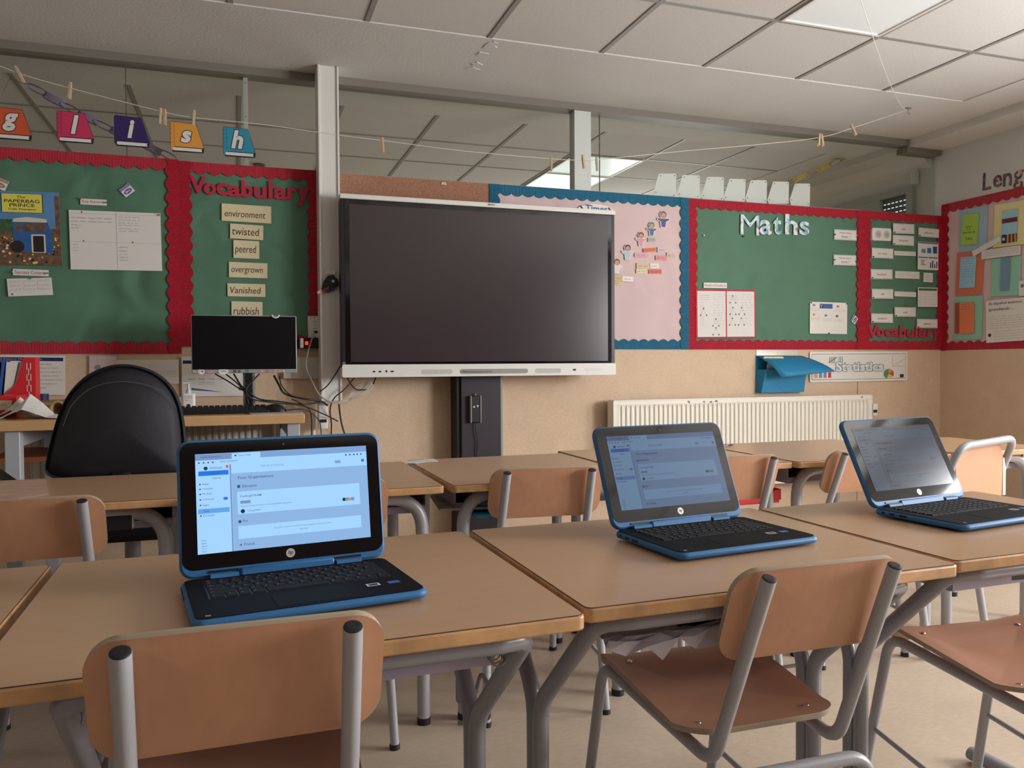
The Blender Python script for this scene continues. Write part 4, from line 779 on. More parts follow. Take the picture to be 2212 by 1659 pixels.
mb = MB(mat('olive_card', (150, 136, 80), .7, grain=((3, 3, 300), .3))); x = desk_pt(112, 4.1); mb.box(x-.12, x+.1, 4.0, 4.32, DZ, DZ+.055); tag(mb.build('card_stack'), 'stack of olive coloured card behind the papers', 'paper')
mb = MB(mat('cardboard', (196, 160, 122), .8)); x = desk_pt(134, 3.95); mb.M = Matrix.Translation((x, 3.85, DZ+.034)) @ Matrix.Rotation(radians(-100), 4, 'X') @ Matrix.Rotation(.3, 4, 'Y')
R_ = [[(r*cos(2*pi*k/24), r*sin(2*pi*k/24), z) for k in range(25)] for r, z in ((.026, 0), (.034, 0), (.034, .2), (.026, .2), (.026, 0))]; mb.grid(R_); tag(mb.build('cardboard_tube', smooth=True), 'cardboard tube lying on desk left of the office chair', 'tube')
mb = MB(NAVY); x = desk_pt(94, 4.3); mb.M = Matrix.Translation((x, 4.28, DZ+.055)); mb.lathe([(.027, 0), (.027, .03)], 20); tag(mb.build('tape_roll', smooth=True), 'dark blue tape roll on the olive card stack', 'tape')
t = thing('sanitiser_bottle', 'white pump bottle between the office chair and the keyboard', 'bottle', (PX(409, 880, 1, 4.05).x, 4.0, DZ)); mb = MB(WHITEP, INK, REDINK); mb.prism(rrect(-.03, .03, -.018, .018, .012), 0, .085); mb.quad(-.02, .02, -.0183, -.018, .01); mb.build('body', t, bevel=.006)
mb = MB(mat('clear_plastic', (200, 202, 200), .2)); mb.lathe([(.012, .085), (.012, .10), (.006, .105), (.006, .13)], 12); mb.box(-.02, .006, -.005, .005, .13, .138); mb.build('pump', t, smooth=True)
mb = MB(INK); mb.M = Matrix(((1, 0, 0, 0), (0, 0, -1, -.0187), (0, 1, 0, 0), (0, 0, 0, 1))); scribble(mb, -.018, .018, [.07, .062], 0, INK, .005, 3); scribble(mb, -.014, .014, [.05], 0, REDINK, .006, 4); mb.disc(0, .028, .009, 0, INK, 8); mb.build('printed_label', t)
# wall papers beneath the left board
def marking(mb, W, H, z):
    mb.quad(0, .98*W, .86*H, .95*H, z, NAVY); mb.text('KCS Primary Marking Code', .33*W, .875*H, .45*W, .055*H, z+.0003, mat('pink_print', (206, 130, 170), .7), bold=.02)
    for k, s in enumerate(('Scribed for child', 'Spelling (next to word', 'corrections in margin) or', 'Grammar (next to error)', 'Punctuation (around error)', 'Missing punctuation or', 'New paragraph')): mb.text(s, .66*W, (.76-.1*k)*H, (.012*len(s))*W, .045*H, z, GREYINK)
    for k in range(5): mb.disc(.22*W, (.78-.12*k)*H, .005, z, INK, 8)
card('notice', 'white marking code notice with navy title bar under the left board', 'notice', (-90, 766), (141, 768.5), (-90, 854), PAPERW, marking)
card('notice', 'pinkish white sheet under the left board, above the office chair', 'notice', (193, 768), (252, 769), (193, 815), mat('pinkish_paper', (214, 196, 196), .7), lambda mb, W, H, z: mb.disc(.3*W, .45*H, .015, z, GREYP, 12))
card('notice', 'plain white sheet half hidden by the office chair', 'notice', (240, 777), (386, 777), (240, 830), PAPER, lines(.5, .95, .3, .5, 3, GREYINK), off=.010)
def planner(mb, W, H, z):
    mb.quad(.02*W, .5*W, .82*H, .90*H, z, NAVY); mb.add([(.15*W, .16*H, z), (.65*W, .10*H, z), (.15*W, .22*H, z)], [(0, 1, 2)], BLUEINK); mb.text('Week A', .10*W, .42*H, .1*W, .03*H, z, INK); mb.text('Monday', .26*W, .42*H, .1*W, .03*H, z, INK); mb.text('Tuesday', .42*W, .42*H, .1*W, .03*H, z, INK); mb.text('Wednesday', .56*W, .42*H, .12*W, .03*H, z, INK)
    scribble(mb, .26*W, .52*W, [.34*H, .30*H], z, GREYINK, .004, 3); mb.disc(.93*W, .19*H, .011, z, mat('crest_brown', (120, 80, 76), .6), 14)
card('notice', 'weekly planner sheet with blue stripe behind the monitor', 'notice', (392, 770), (528, 770), (392, 857), PAPERW, planner)
# wall plates and strips next to the column
def wallbox(name, lab, cat, x0, y0, x1, y1, m, d, draw=None):
    M, W, H = frame((x0, y0), (x1, y0), (x0, y1), 'y', 0); mb = MB(m); mb.box(0, W, 0, H, 0, d); 
    if draw: draw(mb, W, H, d+.0004)
    return tag(mb.build(name, matrix=M, bevel=.002), lab, cat)
wallbox('wall_plate', 'white wall plate with data socket above the black power strip', 'wall plate', 664, 683, 693, 730, WHITEP, .022, lambda mb, W, H, z: (mb.quad(.42*W, .7*W, .2*H, .32*H, z, BLK), mb.disc(.5*W, .94*H, .003, z, BLK, 8), mb.disc(.5*W, .06*H, .003, z, BLK, 8), mb.text('HDMI', .38*W, .72*H, .25*W, .04*H, z, GREYINK), mb.text('USB', .38*W, .4*H, .25*W, .04*H, z, GREYINK)))
wallbox('power_strip', 'black power strip with glowing red switch between monitor and column', 'power strip', 640, 733, 693, 753, BLK, .035, lambda mb, W, H, z: mb.quad(.33*W, .46*W, .38*H, .75*H, z, mat('red_neon_switch', (230, 50, 40), .4, emit=((255, 50, 40), 1.2))))
p = PX(650, 742, 1, WY-.04); mb = MB(WHITEP); mb.box(p.x-.006, p.x+.012, WY-.065, WY-.036, p.z-.025, p.z+.028); tag(mb.build('plug', bevel=.004), 'white plug in the black power strip', 'plug')
wallbox('junction_box', 'flat light grey junction box below the power strip', 'box', 611, 771, 693, 818, mat('junction_grey', (200, 194, 182), .5), .03, lambda mb, W, H, z: mb.disc(.94*W, .8*H, .004, z, BLK, 8))
p = PX(697, 902, 1, 4.42); t = thing('radiator_thermostat', 'white radiator thermostat with small display below the cable column', 'thermostat', (p.x, 4.42, p.z-.06)); mb = MB(WHITEP); mb.prism(rrect(-.026, .026, -.03, .03, .01), 0, .13); mb.build('body', t, bevel=.004)
mb = MB(BLK); mb.box(-.018, .018, -.0315, -.030, .035, .052); mb.build('display', t); mb = MB(mat('clear_plastic', (200, 202, 200), .2)); mb.lathe([(.026, .13), (.028, .15), (.02, .165)], 16); mb.build('collar', t, smooth=True)
mb = MB(WHITEP); x = PX(678, 900, 1, 4.42).x; mb.tube([(x, 4.44, .80), (x, 4.44, .02)], .009, 10); tag(mb.build('radiator_pipe', smooth=True), 'white vertical pipe at the right end of the desk', 'pipe')
t = PX(712, 612, 1, 4.34); mb = MB(BLK); mb.M = Matrix(((1, 0, 0, t.x), (0, 0, -1, 4.352), (0, 1, 0, t.z), (0, 0, 0, 1)))
mb.prism([(-.042, -.03), (-.03, .01), (-.01, .04), (.02, .045), (.045, .02), (.048, -.01), (.02, -.03)], 0, .012); mb.prism([(-.02, -.042), (.03, -.02), (.045, -.012), (.02, -.036), (-.01, -.05)], .0, .013, mat('deep_blue_felt', (50, 80, 130), .8)); mb.prism([(-.045, -.045), (-.01, -.015), (.0, -.02), (-.02, -.05)], .0, .014, mat('rust_felt', (150, 70, 40), .8)); mb.prism([(-.065, -.045), (-.045, -.035), (-.03, -.048), (-.045, -.055), (-.062, -.058)], 0, .012, mat('peach_felt', (224, 170, 150), .8)); mb.disc(.018, .012, .008, .0125, PAPERW, 10); mb.prism([(-.02, .05), (.03, .05), (.035, .075), (-.02, .07)], 0, .001, PAPERW)
mb.M = Matrix(); tag(mb.build('hanging_ornament', bevel=.001), 'small black felt ornament with white eye hung on the white column', 'ornament')
# cables
def cable(pts, r, m, lab, name='cable'):
    mb = MB(m); mb.tube(smooth([PX(a, b, 1, y) for a, b, y in pts], 6), r, 8); return tag(mb.build(name, smooth=True), lab, 'cable')
CB = mat('black_cable', (18, 17, 20), .5); CG = mat('grey_cable', (170, 164, 158), .5); CW = mat('white_cable', (214, 208, 198), .5)
cable([(679, 718, 4.44), (668, 750, 4.42), (661, 790, 4.40), (672, 820, 4.38), (690, 853, 4.33), (715, 868, 4.33), (745, 871, 4.36), (760, 862, 4.4)], .0045, CG, 'light grey cable curving down from the wall plate')
cable([(740, 782, 4.34), (725, 808, 4.33), (708, 832, 4.33), (691, 846, 4.34)], .0035, CB, 'short black cable with plug crossing the white column')
cable([(766, 815, 4.36), (745, 840, 4.33), (722, 860, 4.33), (713, 885, 4.36), (716, 920, 4.42), (714, 960, 4.42)], .0035, CB, 'black cable from the big screen down past the column foot')
cable([(750, 815, 4.4), (758, 830, 4.4), (772, 842, 4.4), (800, 838, 4.42), (812, 815, 4.42)], .0035, CB, 'black cable looping under the left end of the big screen')
cable([(732, 873, 4.4), (736, 905, 4.42), (742, 930, 4.43), (752, 955, 4.44)], .0045, CB, 'thick black cable hanging right of the column foot')
for k in range(4): cable([(793+3*k, 820+2*k, 4.42), (800+2*k, 830+2*k, 4.4), (782+3*k, 850, 4.4), (757+3*k, 862, 4.42), (753+2*k, 858-2*k, 4.43), (768+3*k, 838+2*k, 4.43), (786+3*k, 826, 4.43)], .0025, CW, 'one loop of the white coiled cable bundle below the big screen') .__setitem__('group', 'white coiled cable bundle')
cable([(465, 808, 4.15), (490, 822, 4.11), (515, 838, 4.10), (535, 850, 4.10), (545, 872, 4.10)], .0035, CB, 'black cable sloping down left under the monitor')
cable([(488, 808, 4.15), (510, 826, 4.11), (528, 845, 4.09), (537, 872, 4.08)], .0035, CB, 'second black cable sloping down behind the monitor stand')
cable([(505, 808, 4.15), (520, 832, 4.11), (536, 846, 4.08), (560, 862, 4.10), (600, 867, 4.2), (650, 873, 4.3), (695, 869, 4.33)], .004, CB, 'black cable running from the monitor along the desk to the column')
cable([(592, 812, 4.17), (602, 830, 4.22), (615, 850, 4.25), (650, 860, 4.3), (690, 866, 4.33), (708, 876, 4.33)], .0055, CB, 'thick black cable arching from the monitor right edge to the column')
cable([(604, 812, 4.17), (608, 832, 4.22), (628, 853, 4.25), (662, 862, 4.3), (692, 868, 4.34)], .003, CB, 'thin black cable beside the thick arching one')
cable([(560, 808, 4.15), (545, 824, 4.11), (532, 842, 4.08), (545, 862, 4.08), (600, 871, 4.18), (655, 877, 4.28), (700, 895, 4.35), (730, 910, 4.4)], .0035, CB, 'black cable behind the mouse drooping to the right of the desk')
cable([(620, 886, 3.8), (650, 884, 3.9), (668, 890, 4.1), (690, 910, 4.3), (694, 945, 4.4)], .0025, CB, 'thin black mouse cable falling off the desk end')
cable([(630, 862, 4.25), (655, 875, 4.3), (672, 895, 4.42), (672, 960, 4.43)], .003, CB, 'thin black cable dropping behind the desk end')
# ------------------------------------------------------------------ blue folder pocket and statistics banner
TEAL = mat('blue_card_folder', (28, 128, 172), .6); 
M, W, H = frame((1632, 768), (1730, 768), (1632, 848), 'y', 0); t = thing('folder_pocket', 'blue card folder pocket with open flap on the wall above the radiator', 'folder'); t.matrix_world = M
mb = MB(TEAL); mb.box(0, W, 0, H, 0, .004); mb.add([(0, 0, .004), (W, 0, .004), (W, .62*H, .004), (0, .62*H, .004), (.01, 0, .05), (W-.01, 0, .045), (W, .60*H, .06), (.03, .62*H, .07)], [(4, 5, 6, 7), (0, 1, 5, 4), (1, 2, 6, 5), (3, 0, 4, 7)]); mb.build('pocket', t)
mb = MB(PAPER); mb.add([(.05, .2*H, .02), (.22, .2*H, .02), (.2, .78*H, .035), (.06, .8*H, .045)], [(0, 1, 2, 3)]); mb.add([(.05, .2*H, .0195), (.06, .8*H, .0445), (.2, .78*H, .0345), (.22, .2*H, .0195)], [(0, 1, 2, 3)]); q = mb.build('paper_insert', t)
rows = []
for i in range(8):
    u = i/7; rows.append([(W*(.02+.20*u**1.2)+v*(W*1.0)+.07*u*v, H*(.98-.30*u-.27*u*u*(1-v*.55)), .008+.16*sin(u*1.25)) for v in [j/6 for j in range(7)]])
mb = MB(TEAL); mb.grid(rows); f_ = mb.build('flap', t, smooth=True); s_ = f_.modifiers.new('s', 'SOLIDIFY'); s_.thickness = .002
mb = MB(mat('label_yellow', (214, 210, 150), .7)); mb.prism(rrect(.03, .19, .84*H, .965*H, .012), .028, .0285); mb.M = Matrix.Identity(4); mb.text('Challenge', .05, .875*H, .12, .05*H, .029, INK); o = mb.build('title_label', t); o.rotation_euler = (-.12, 0, 0); o.location = (0, .0, .045)
M, W, H = frame((1749, 760), (1960, 759), (1752, 826), 'y', .008)
mb = MB(PAPERW); mb.prism(rrect(0, W, 0, H, .01), 0, .001); z = .0013
gr = mat('grid_print', (206, 204, 206), .8)
for k in range(1, 40): mb.line((W*k/40, .07*H), (W*k/40, .93*H), .0006, z, gr)
for k in range(1, 11): mb.line((.02*W, H*k/11), (.98*W, H*k/11), .0006, z, gr)
z += .0002
for q in (((.02*W, .08*H), (.98*W, .08*H)), ((.02*W, .92*H), (.98*W, .92*H)), ((.02*W, .08*H), (.02*W, .92*H)), ((.98*W, .08*H), (.98*W, .92*H))): mb.line(*q, .0022, z, INK)
for k, (h, c) in enumerate(((.28, (226, 150, 100)), (.40, (80, 150, 176)), (.36, (150, 120, 160)), (.18, (196, 50, 60)))): mb.quad(W*(.045+.045*k), W*(.075+.045*k), .14*H, (.14+h)*H, z, mat('bar_%d' % k, c, .6))
gi = mat('tally_green', (50, 110, 100), .6)
for k in range(4): mb.line((W*(.195+.017*k), .62*H), (W*(.195+.017*k), .83*H), .005, z, gi)
mb.line((.185*W, .64*H), (.27*W, .82*H), .005, z, gi)
for k in range(3): mb.line((W*(.29+.017*k), .64*H), (W*(.29+.017*k), .84*H), .005, z, gi)
zs = z+.0002
for bold_, m_, dz in ((.075, mat('title_outline', (84, 110, 116), .6), 0), (.035, mat('title_fill', (214, 220, 220), .6), .0003)):
    vs, fs, bb = glyphs('Statistics', 0, bold_, 0); _, _, (a, b, c, d) = glyphs('Statistics', 0, .075, 0); mb.add([(.25*W+(v[0]-a)/(b-a)*.5*W, .32*H+(v[1]-c)/(d-c)*.36*H, zs+dz) for v in vs], fs, m_)
for k, (a0, a1, c) in enumerate(((90, 250, (80, 140, 84)), (250, 330, (220, 190, 90)), (330, 400, (190, 70, 70)), (400, 450, (210, 140, 110)))):
    pts = [(.80*W, .24*H)]+[(.80*W+.055*W*cos(radians(a0+(a1-a0)*i/8)), .24*H+.17*H*sin(radians(a0+(a1-a0)*i/8))) for i in range(9)]; mb.prism(pts, z, z+.0003, mat('pie_%d' % k, c, .6))
mb.line((.84*W, .5*H), (.84*W, .85*H), .002, z, GREYINK); mb.line((.84*W, .5*H), (.97*W, .5*H), .002, z, GREYINK)
for a, b in (((.85, .55), (.88, .6)), ((.88, .6), (.9, .58)), ((.9, .58), (.93, .67)), ((.93, .67), (.97, .74))): mb.line((a[0]*W, a[1]*H), (b[0]*W, b[1]*H), .002, z, GREYINK)
mb.quad(.92*W, .96*W, .11*H, .22*H, z, NAVY); tag(mb.build('banner', matrix=M), 'white laminated Statistics banner with charts above the radiator', 'banner')
mb = MB(mat('clear_tape', (220, 208, 190), .12)); p = PX(1680, 762, 1, WY-.003); mb.box(p.x-.17, p.x+.16, WY-.004, WY-.003, p.z-.02, p.z+.02); tag(mb.build('tape_strip'), 'shiny clear tape strip above the blue folder pocket', 'tape')
# ------------------------------------------------------------------ office chairs
def office_chair(x, y, label, s=1.0, rz=0):
    t = thing('office_chair', label, 'office chair', (x, y, 0), rz); S = s
    fab = mat('black_leatherette', (36, 35, 40), .6, bump=(40, .08), spec=.35)
    out = [(-.245, .66), (-.238, .72), (-.222, .80), (-.195, .90), (-.165, .965), (-.12, 1.02), (-.06, 1.055), (.0, 1.068), (.06, 1.06), (.12, 1.035), (.165, .99), (.192, .93), (.205, .84), (.208, .75), (.205, .68), (.19, .655)]
    c = (0, .86)
    for nm, sc_, y0, b_, thick in (('backrest_shell', 1.0, 0, .045, .03), ('backrest_cushion', .97, .03, .05, .05)):
        mb = MB(fab); rings = []
        for k in range(9):
            f = k/8; ring = []
            for (a, b) in out: 
                a *= S; X = c[0]+(a-c[0])*f*sc_; Z = c[1]+(b-c[1])*f*sc_; ring.append((X, y0*S-(.055)*(1-f*f)*(1 if nm == 'backrest_shell' else -1)-.22*(X*X)*-1+(.03 if f == 1 else 0)*(1 if nm == 'backrest_shell' else -1), Z))
            rings.append(ring)
        n = len(out); vs = [v for r in rings for v in r]; fs = [(i*n+j, (i+1)*n+j, (i+1)*n+(j+1) % n, i*n+(j+1) % n) for i in range(8) for j in range(n)]; mb.add(vs, fs); o = mb.build(nm, t, smooth=True, ang=60)
        ss = o.modifiers.new('s', 'SUBSURF'); ss.levels = 1; ss.render_levels = 2
    mb = MB(mat('seam_grey', (90, 90, 96), .4)); mb.tube(smooth([(-.17, -.012, .86), (-.14, -.028, .93), (-.08, -.038, .985), (0, -.042, 1.005), (.08, -.038, .995), (.14, -.028, .965), (.18, -.012, .91)], 5), .0012, 5); mb.build('seam', t)
    mb = MB(BLK); mb.tube([(0, .0, .70), (0, .02, .55), (0, .1, .46), (0, .22, .44)], .022, 8, flat=1.6); mb.build('back_bracket', t, smooth=True)
    mb = MB(fab); mb.prism(rrect(-.25, .25, .05, .52, .09), .44, .52); mb.build('seat_cushion', t, bevel=.025)
    mb = MB(GREYP); mb.tube([(0, .28, .44), (0, .28, .10)], .028, 12); mb.build('gas_lift', t, smooth=True)
    for k in range(5):
        a = 2*pi*k/5+.3; mb = MB(BLK); mb.tube([(0, .28, .11), (.27*cos(a), .28+.27*sin(a), .075)], .022, 8); q = mb.build('base_arm', t, smooth=True); mb = MB(RUB); mb.M = Matrix.Translation((.27*cos(a), .28+.27*sin(a), .03)) @ Matrix.Rotation(pi/2, 4, 'Y'); mb.lathe([(.03, -.02), (.03, .02)], 14); mb.build('castor', q, smooth=True)
    return t
office_chair(-.382, 3.0, 'large black office chair with rounded back in front of the teacher desk')
p = PX(0, 1030, 1, 3.1)
t = thing('stool', 'black rounded seat edge at the far left beside the desk leg', 'stool', (p.x-.17, 3.12, 0)); mb = MB(mat('black_leatherette', (34, 33, 38), .42)); mb.lathe([(.21, .52), (.235, .56), (.225, .65), (.17, .70), (.06, .725)], 28); mb.build('seat', t, smooth=True, ang=60)
mb = MB(GREYP); mb.tube([(0, 0, .52), (0, 0, .05)], .025, 10); mb.build('post', t); mb = MB(BLK); mb.lathe([(.2, 0), (.19, .02), (.03, .05)], 24); mb.build('foot', t, smooth=True)
# ------------------------------------------------------------------ classroom tables
TRAYM = mat('lilac_tray', (176, 168, 190), .55); BOOKD = mat('dark_book_cover', (34, 30, 40), .5); CRUMP = mat('crumpled_paper', (206, 200, 208), .8)
def slab(t, wd, dp, th=.022):
    mb = MB(EDGE); mb.prism(rrect(-wd/2, wd/2, -dp/2, dp/2, .014), TT-th, TT-.0012); mb.build('edge_band', t, bevel=.003)
    mb = MB(LAM); mb.prism(rrect(-wd/2+.0025, wd/2-.0025, -dp/2+.0025, dp/2-.0025, .012), TT-.0015, TT-.0003, mat('laminate_seam', (92, 62, 44), .6)); mb.prism(rrect(-wd/2+.0036, wd/2-.0036, -dp/2+.0036, dp/2-.0036, .011), TT-.0002, TT); mb.build('tabletop', t)
def tray(t, wd, dp, ins=.105):
    mb = MB(TRAYM); a, b = wd/2-ins, dp/2-.10; z = .620
    mb.box(-a, a, -b, b, z, z+.004); mb.box(-a, a, -b-.003, -b, z, z+.018); mb.box(-a-.003, -a, -b, b, z, z+.06); mb.box(a, a+.003, -b, b, z, z+.06); mb.box(-a, a, b, b+.003, z, z+.06)
    mb.tube(fillet([(-a, -b, z+.018), (a, -b, z+.018), (a, b, z+.018), (-a, b, z+.018), (-a, -b, z+.018)], .02), .004, 8)
    mb.build('book_tray', t, smooth=True)
def table_fork(label, xc, yc, wd, dp, rz, hook=None, group='front row tables with forked steel posts', ins=.04, dx=0):
    t = thing('school_table', label, 'table', (xc, yc, 0), rz, group); slab(t, wd, dp); X = wd/2-ins; r = .0148
    for s in (-1, 1):
        y1 = s*(dp/2-.035); T_ = Matrix.Translation((dx, 0, 0)); zt = TT-.022-r
        mb = MB(STEELD); mb.M = Matrix.Translation((dx, 0, 0)); mb.tube(fillet([(-X, s*.0145, .03), (-X, s*.0145, .46), (-X, y1*.93, zt-.004), (-X+.05, y1, zt), (X-.05, y1, zt), (X, y1*.93, zt-.004), (X, s*.0145, .46), (X, s*.0145, .03)], [.09, .045, .05, .05, .045, .09], 8), r, 14); mb.build('frame_tube', t, smooth=True)
        mb = MB(STEELD); mb.M = Matrix.Translation((dx, 0, 0)); mb.tube(fillet([(s*X, -.24, .022), (s*X, .24, .022)], .01), .022, 14, flat=.8); mb.build('foot_bar', t, smooth=True)
    tray(t, wd, dp)
    if hook: mb = MB(STEELD); mb.M = Matrix.Translation((dx, 0, 0)); mb.tube(fillet([(hook*X, .10, .50), (hook*(X+.0), .10, .44), (hook*X+.03, .10, .44), (hook*X+.045, .10, .49), (hook*X+.06, .10, .46), (hook*X+.06, .10, .40), (hook*X, .10, .40)], .006), .004, 8); mb.build('bag_hook', t, smooth=True)
    return t
def table_u(label, xc, yc, wd, dp, rz=0, group='second row tables with bent tube legs'):
    t = thing('school_table', label, 'table', (xc, yc, 0), rz, group); slab(t, wd, dp); X = wd/2-.05; r = .019
    for s in (-1, 1):
        y1 = s*(dp/2-.075); zt = TT-.022-r
        mb = MB(STEEL); mb.tube(fillet([(-X, y1, .014), (-X, y1, zt), (X, y1, zt), (X, y1, .014)], .10, 10), r, 14); mb.build('leg_frame', t, smooth=True)
        for q in (-1, 1): mb = MB(RUB); mb.M = Matrix.Translation((q*X, y1, 0)); mb.lathe([(.020, 0), (.020, .02), (.017, .02)], 14); mb.build('foot_cap', t, smooth=True)
    tray(t, wd, dp, .035); return t
R1 = radians(1.3)
table_fork('front row table at far left, cut off by the left edge of view', -.660, 1.262, .71, .61, R1)
table_fork('front row table carrying the bright laptop', .0745, 1.288, .739, .60, R1, hook=1, ins=.08, dx=.01)
table_fork('front row table carrying the middle laptop', .8065, 1.314, .703, .578, radians(.8), hook=1, ins=.0565, dx=-.0165)
table_fork('front row table carrying the right-hand laptop, at the right edge', 1.516, 1.3275, .70, .545, R1)
table_u('second row table at left, in front of the large office chair', -.490, 2.53, .70, .55, 0)
table_u('second row table behind the bright laptop', .212, 2.518, .685, .62, 0)
table_u('second row table with torn paper on its far left corner, before the lift column', .880, 2.530, .608, .66, 0)
table_u('second row table in front of the radiator, behind the middle laptop', 1.512, 2.618, .63, .64, 0)
table_u('second row table in front of the radiator, behind the right-hand laptop', 2.190, 2.608, .70, .64, 0)
table_u('table at far right by the right wall, beside the chair with a steel tube back', 2.83, 2.56, .52, .50, 0)
def stackbox(name, lab, cat, x, y, w_, d_, z0, h, m, rz=0, group=None):
    t = thing(name, lab, cat, (x, y, z0), rz, group); mb = MB(m); mb.prism(rrect(-w_/2, w_/2, -d_/2, d_/2, .004), 0, h); mb.build('cover', t, bevel=.0015)
    mb = MB(PAPER); mb.box(-w_/2+.002, w_/2+.0008, -d_/2+.003, d_/2-.003, .002, h-.002); mb.build('pages', t); return t
zt0 = .6245
stackbox('exercise_book', 'dark exercise book in the tray under the bright laptop table', 'book', .22, 1.262, .24, .30, zt0, .018, BOOKD, .05)
stackbox('exercise_book', 'dark book under the left end of the bright laptop table', 'book', -.06, 1.262, .24, .30, zt0, .03, BOOKD, -.06)
mb = MB(mat('spiral_wire', (180, 170, 160), .3, metal=.8))
for k in range(6): mb.M = Matrix.Translation((.345, 1.08+.012*k, zt0+.012)) @ Matrix.Rotation(pi/2, 4, 'X'); mb.tube([(.011*cos(a), .011*sin(a), .002*a) for a in [2*pi*i/12 for i in range(12)]], .0012, 6, closed=True)
mb.M = Matrix(); o = mb.build('notebook_spiral', smooth=True); tag(o, 'wire spiral notebook edge in the tray under the bright laptop table', 'notebook')
stackbox('exercise_book', 'dark wide folder in the tray under the middle laptop table', 'book', .83, 1.26, .34, .30, zt0, .038, mat('maroon_cover', (60, 40, 46), .5), 0)
stackbox('exercise_book', 'dark blue book in the tray under the right-hand laptop table', 'book', 1.50, 1.30, .42, .30, zt0, .038, mat('navy_cover', (44, 44, 62), .5), 0)
def crumple(x, y, z, w_, d_, lab, seed, amp=.012, rz=0):
    r = random.Random(seed); n, m_ = 12, 8; mb = MB(CRUMP); rows = [[(-w_/2+w_*i/n+r.uniform(-.004, .004), -d_/2+d_*j/m_+r.uniform(-.006, .006), r.uniform(-amp, amp)-(.03 if j == 0 else 0)*r.random()) for i in range(n+1)] for j in range(m_+1)]
    mb.grid(rows); o = mb.build('crumpled_paper'); o.location = (x, y, z); o.rotation_euler = (0, 0, rz); s_ = o.modifiers.new('s', 'SOLIDIFY'); s_.thickness = .001; return tag(o, lab, 'paper')
crumple(.70, 1.095, .634, .36, .05, 'crumpled white paper hanging from the tray under the middle laptop table', 4, .006)
# contents of the second row trays
for x, y, w_, h, m_, lab in ((-.52, 2.48, .5, .05, BOOKD, 'dark pile of books under the left second row table'), (.12, 2.46, .42, .04, BOOKD, 'dark books under the table behind the bright laptop'), (.86, 2.50, .40, .035, mat('grey_folder', (140, 140, 144), .5), 'grey folder under the table before the lift column'),
        (1.50, 2.55, .42, .05, mat('mauve_book', (120, 108, 118), .6), 'mauve grey books under the table behind the middle laptop'), (2.18, 2.55, .45, .05, mat('mauve_book', (120, 108, 118), .6), 'mauve grey books under the table behind the right-hand laptop')):
    stackbox('book_pile', lab, 'book', x, y, w_, .34, zt0, min(h, .038), m_)
mb = MB(PAPER); pts = smooth([(.66, 2.29, .676), (.69, 2.27, .668), (.74, 2.26, .662), (.80, 2.26, .670), (.86, 2.27, .678)], 4)
vs = [p for p in pts]+[p+Vector((0, .25, .01)) for p in pts]; n = len(pts); mb.add(vs, [(i, i+1, n+i+1, n+i) for i in range(n-1)]); o = mb.build('curled_booklet', smooth=True); s_ = o.modifiers.new('s', 'SOLIDIFY'); s_.thickness = .004; tag(o, 'white booklet with curled pages under the table before the lift column', 'booklet')
stackbox('folder', 'teal folder lying under the table before the lift column', 'folder', .80, 2.33, .30, .16, .58-.012, .010, TEAL, .1).location.z = .604
a = thing('red_folder', 'red folder pocket under the table behind the middle laptop', 'folder', (1.70, 2.40, .555)); mb = MB(REDP); mb.box(-.13, .13, -.02, .10, 0, .008); mb.add([(-.13, -.03, .002), (.13, -.03, .012), (.13, -.03, .05), (-.02, -.03, .03), (-.13, .02, .002), (.13, .02, .012), (.13, .02, .05), (-.02, .02, .03)], [(0, 1, 2, 3), (7, 6, 5, 4), (0, 4, 5, 1), (1, 5, 6, 2), (2, 6, 7, 3), (3, 7, 4, 0)]); mb.build('cover', a)
mb = MB(mat('newsprint', (150, 146, 144), .8, noise=(60, .2))); mb.box(-.16, .16, -.12, .14, 0, .006); o = mb.build('newspaper', matrix=Matrix.Translation((.73, 2.38, .6245)) @ Matrix.Rotation(-.12, 4, 'Z')); tag(o, 'folded grey newsprint sheets in the tray before the lift column', 'newspaper')
p = PX(560, 356, 2, CZ+.003); mb = MB(SEAM); mb.M = Matrix.Translation((p.x, p.y, CZ-.004)); mb.lathe([(.045, 0), (.05, .006), (.05, .01)], 20); tag(mb.build('ceiling_vent', smooth=True), 'small dark round vent in the ceiling beyond the glass', 'vent')
p = PX(958, 397, 1, WY-.008); mb = MB(CREAM); mb.add([(p.x-.015, WY-.008, p.z-.004), (p.x+.018, WY-.010, p.z-.008), (p.x+.012, WY-.016, p.z+.01), (p.x-.01, WY-.012, p.z+.008)], [(0, 1, 2, 3)]); tag(mb.build('paper_scrap'), 'tiny cream paper scrap left on the cork board', 'scrap')
# torn paper on the table corner, crumple on table edge, worn paper strip left
P = [PX(x, y, 2, TT+.0006) for x, y in ((873, 997), (936, 991), (948, 997), (920, 998), (899, 1001), (880, 1001))]
mb = MB(PAPER); mb.add([tuple(p) for p in P]+[(p.x, p.y, TT+.0014) for p in P], [tuple(range(5, -1, -1)), tuple(range(6, 12))]+[(i, (i+1) % 6, 6+(i+1) % 6, 6+i) for i in range(6)]); tag(mb.build('torn_paper'), 'torn white paper taped to a second row table corner', 'paper')
p = PX(1571, 963, 2, TT+.004); mb = MB(mat('film_grey', (130, 130, 140), .3)); rows = [[(p.x-.03+.012*i, p.y-.02+.02*j, TT+.002+random.uniform(0, .012)) for i in range(6)] for j in range(3)]; mb.grid(rows); tag(mb.build('plastic_scrap'), 'crumpled grey plastic scrap on table behind the middle laptop', 'scrap')
P = [PX(x, y, 2, TT+.0005) for x, y in ((-30, 1086), (105, 1068), (100, 1037), (-30, 1044))]
